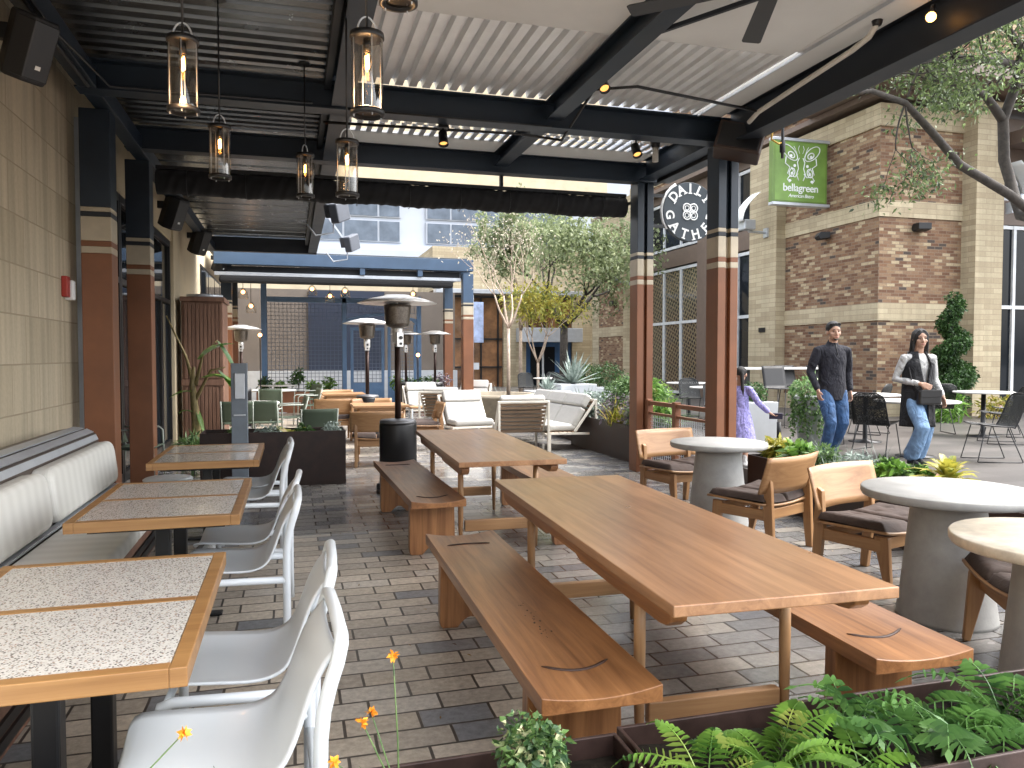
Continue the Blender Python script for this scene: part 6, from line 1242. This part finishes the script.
def woman_clothes(t, j, A, rt, s):
    V = Vector; shz, hipz = j['shz'], j['hipz']; m_ = MB()
    m_.tube([(0, 0, hipz-.02), (0, 0, hipz+.10), (0, 0, hipz+.22), (0, .004, hipz+.33), (0, 0, shz-.07), (0, -.005, shz-.01), (0, -.01, shz+.02)], [.112, .098, .094, .106, .098, .078, .05], 28, True, 1.42)
    for q_ in 'rl':
        sh, el, wr = [V(p) for p in j['arm_'+q_]]; w2 = wr+(el-wr)*.12; limb(m_, [V((sh.x*.6, 0, sh.z)), sh, (sh+el)/2, el, (el+w2)/2, w2], [.050, .052, .047, .043, .040, .033], 14)
    m_.build('white_top', M['whiteknit'], t, remesh=.009)
    m_ = MB()     # long open vest: shell round the back and sides, open at the front
    def vf(u, v):
        a = R(-62+304*u)+PI; z = shz+.035-(shz+.035-.50)*v; k = min(1, v*6); rx = (.075+.095*k)*(1+.22*max(0, v-.45)); ry = (.06+.075*k)*(1+.20*max(0, v-.45)); a2 = R(-90)+R(7+24*max(0, 1-v*2.4))+(2*PI-2*R(7+24*max(0, 1-v*2.4)))*u+PI
        return (rx*1.03*math.cos(a2), ry*1.06*math.sin(a2)-.0+.012*math.sin(9*a2)*v, z)
    m_.grid(vf, 60, 30); m_.build('black_vest', M['blackcloth'], t, 0, solid=.014)
    m_ = MB(); m_.ico((0, 0, hipz-.05), .158, .12, .13, 3)
    for q_ in 'rl':
        hp, kn, an = [V(p) for p in j['leg_'+q_]]; limb(m_, [hp, (hp+kn)/2, kn, (kn+an)/2, an+V((0, 0, .04))], [.094, .092, .080, .086, .092], 14)
    m_.build('pale_jeans', M['paledenim'], t, remesh=.009)
    for q_ in 'rl': shoe(t, j['leg_'+q_][2], .85)
    q_ = lambda x, y, z: A @ V((x, y, z)); m_ = MB(); m_.ico(q_(0, -.030, .036), .089, .102, .098, 3, rt)
    for k in range(13):
        a = R(-30-120*k/12); sx, sy = .085*math.cos(a), .09*math.sin(a)-.005; limb(m_, [q_(sx*.8, sy*.8, .09), q_(sx, sy, .0), q_(sx*1.10, sy*1.12-.01, -.12), q_(sx*1.15, sy*1.25-.02, -.26-.03*math.sin(k)), q_(sx*1.0, sy*1.3-.03, -.34-.03*(k % 3))], [.022, .024, .026, .020, .008], 8)
    for sx in (-1, 1): limb(m_, [q_(sx*.025, .050, .105), q_(sx*.066, .040, .06), q_(sx*.078, .015, .0), q_(sx*.082, .0, -.09), q_(sx*.085, .0, -.19)], [.018, .017, .016, .018, .010], 8)
    m_.build('hair', M['hair'], t, remesh=.008)
jw = dict(sw=.175, hipz=.85, shz=1.335, head=(.0, .03, 1.515), arm_r=((.175, 0, 1.30), (.25, -.06, 1.05), (.10, .20, 1.00)), arm_l=((-.175, 0, 1.30), (-.235, -.04, 1.05), (-.27, .07, .84)), leg_r=((.085, 0, .84), (.10, .24, .50), (.11, .06, .13)), leg_l=((-.085, 0, .84), (-.09, .04, .47), (-.09, -.12, .11)), hand_r=((-.85, .3, -.35), .55, (0, -1, 0)), hand_l=((-.1, .2, -1), .5, None))
pw = person('walking woman in long black vest, white top and pale jeans, hand on her bag', (7.04, 7.35, PL), 171, jw, woman_clothes, -14, .93, True)
Mw = Matrix.Translation((7.04, 7.35, PL)) @ Matrix.Rotation(R(171), 4, 'Z')
t = thing('handbag', 'small black handbag carried by the woman at her waist on a dark strap', 'bag', (7.04, 7.35, PL), 171); m_ = MB(); m_.box(-.15, .13, .145, .225, .76, .93); m_.build('bag_body', M['leather'], t, .025, seg=4)
m_ = MB(); m_.box(-.14, .12, .222, .232, .85, .935); m_.build('flap', M['leather'], t, .008); m_ = MB(); m_.tube([(.13, .19, .92), (.165, .12, 1.05), (.155, .04, 1.25), (.12, -.02, 1.375), (.06, -.10, 1.36), (-.05, -.14, 1.15), (-.16, -.08, .98), (-.15, .16, .92)], .007, 8); m_.build('strap', M['leather'], t)
def girl_clothes(t, j, A, rt, s):
    V = Vector; shz, hipz = j['shz'], j['hipz']; m_ = MB()
    m_.tube([(0, 0, .30), (0, 0, .45), (0, 0, .60), (0, 0, .70), (0, 0, .82), (0, 0, shz-.05), (0, 0, shz+.01)], [.165, .145, .118, .092, .088, .085, .05], 24, True, 1.22)
    for q_ in 'rl': sh, el, wr = [V(p) for p in j['arm_'+q_]]; limb(m_, [V((sh.x*.6, 0, sh.z)), sh, el, wr+(el-wr)*.1], [.042, .042, .038, .034], 12)
    m_.build('lilac_dress', M['lilac'], t, remesh=.009); m_ = MB(); q_ = lambda x, y, z: A @ V((x, y, z)); m_.ico(q_(0, -.02, .045), .086*s, .098*s, .082*s, 3, rt)
    bp = [q_(.03, -.09, .02)+V((0, 0, -.045*k))+V((.004*k, -.002*k, 0)) for k in range(7)]; limb(m_, bp, [.026, .024, .026, .022, .024, .018, .012], 8); m_.build('hair', M['hair'], t, remesh=.008)
    for q_ in 'rl': shoe(t, j['leg_'+q_][2], .75, 'whiteknit')
jg = dict(sw=.12, hipz=.60, shz=.96, head=(0, .02, 1.10), arm_r=((.125, 0, .93), (.20, .06, .78), (.28, .17, .66)), arm_l=((-.125, 0, .93), (-.16, .0, .76), (-.15, .06, .60)), leg_r=((.06, 0, .58), (.07, .05, .34), (.07, .0, .09)), leg_l=((-.06, 0, .58), (-.07, .0, .34), (-.07, -.06, .09)), hand_r=((.4, .5, -.4), .7, (0, 0, 1)))
person('girl in a lilac patterned dress with a dark braid, half hidden behind the column', (5.10, 8.02, PL), -62, jg, girl_clothes, 20, .80)
Mg = Matrix.Translation((5.10, 8.02, PL)) @ Matrix.Rotation(R(-62), 4, 'Z'); q = Mg @ Vector((.335, .24, .615))
t = thing('phone', 'dark phone held out in the girl\'s hand', 'phone', q, -30); m_ = MB(); m_.box(-.075, .075, -.008, .008, -.04, .04, rot(25, 0, 0)); m_.build('phone_body', M['phone'], t, .004)
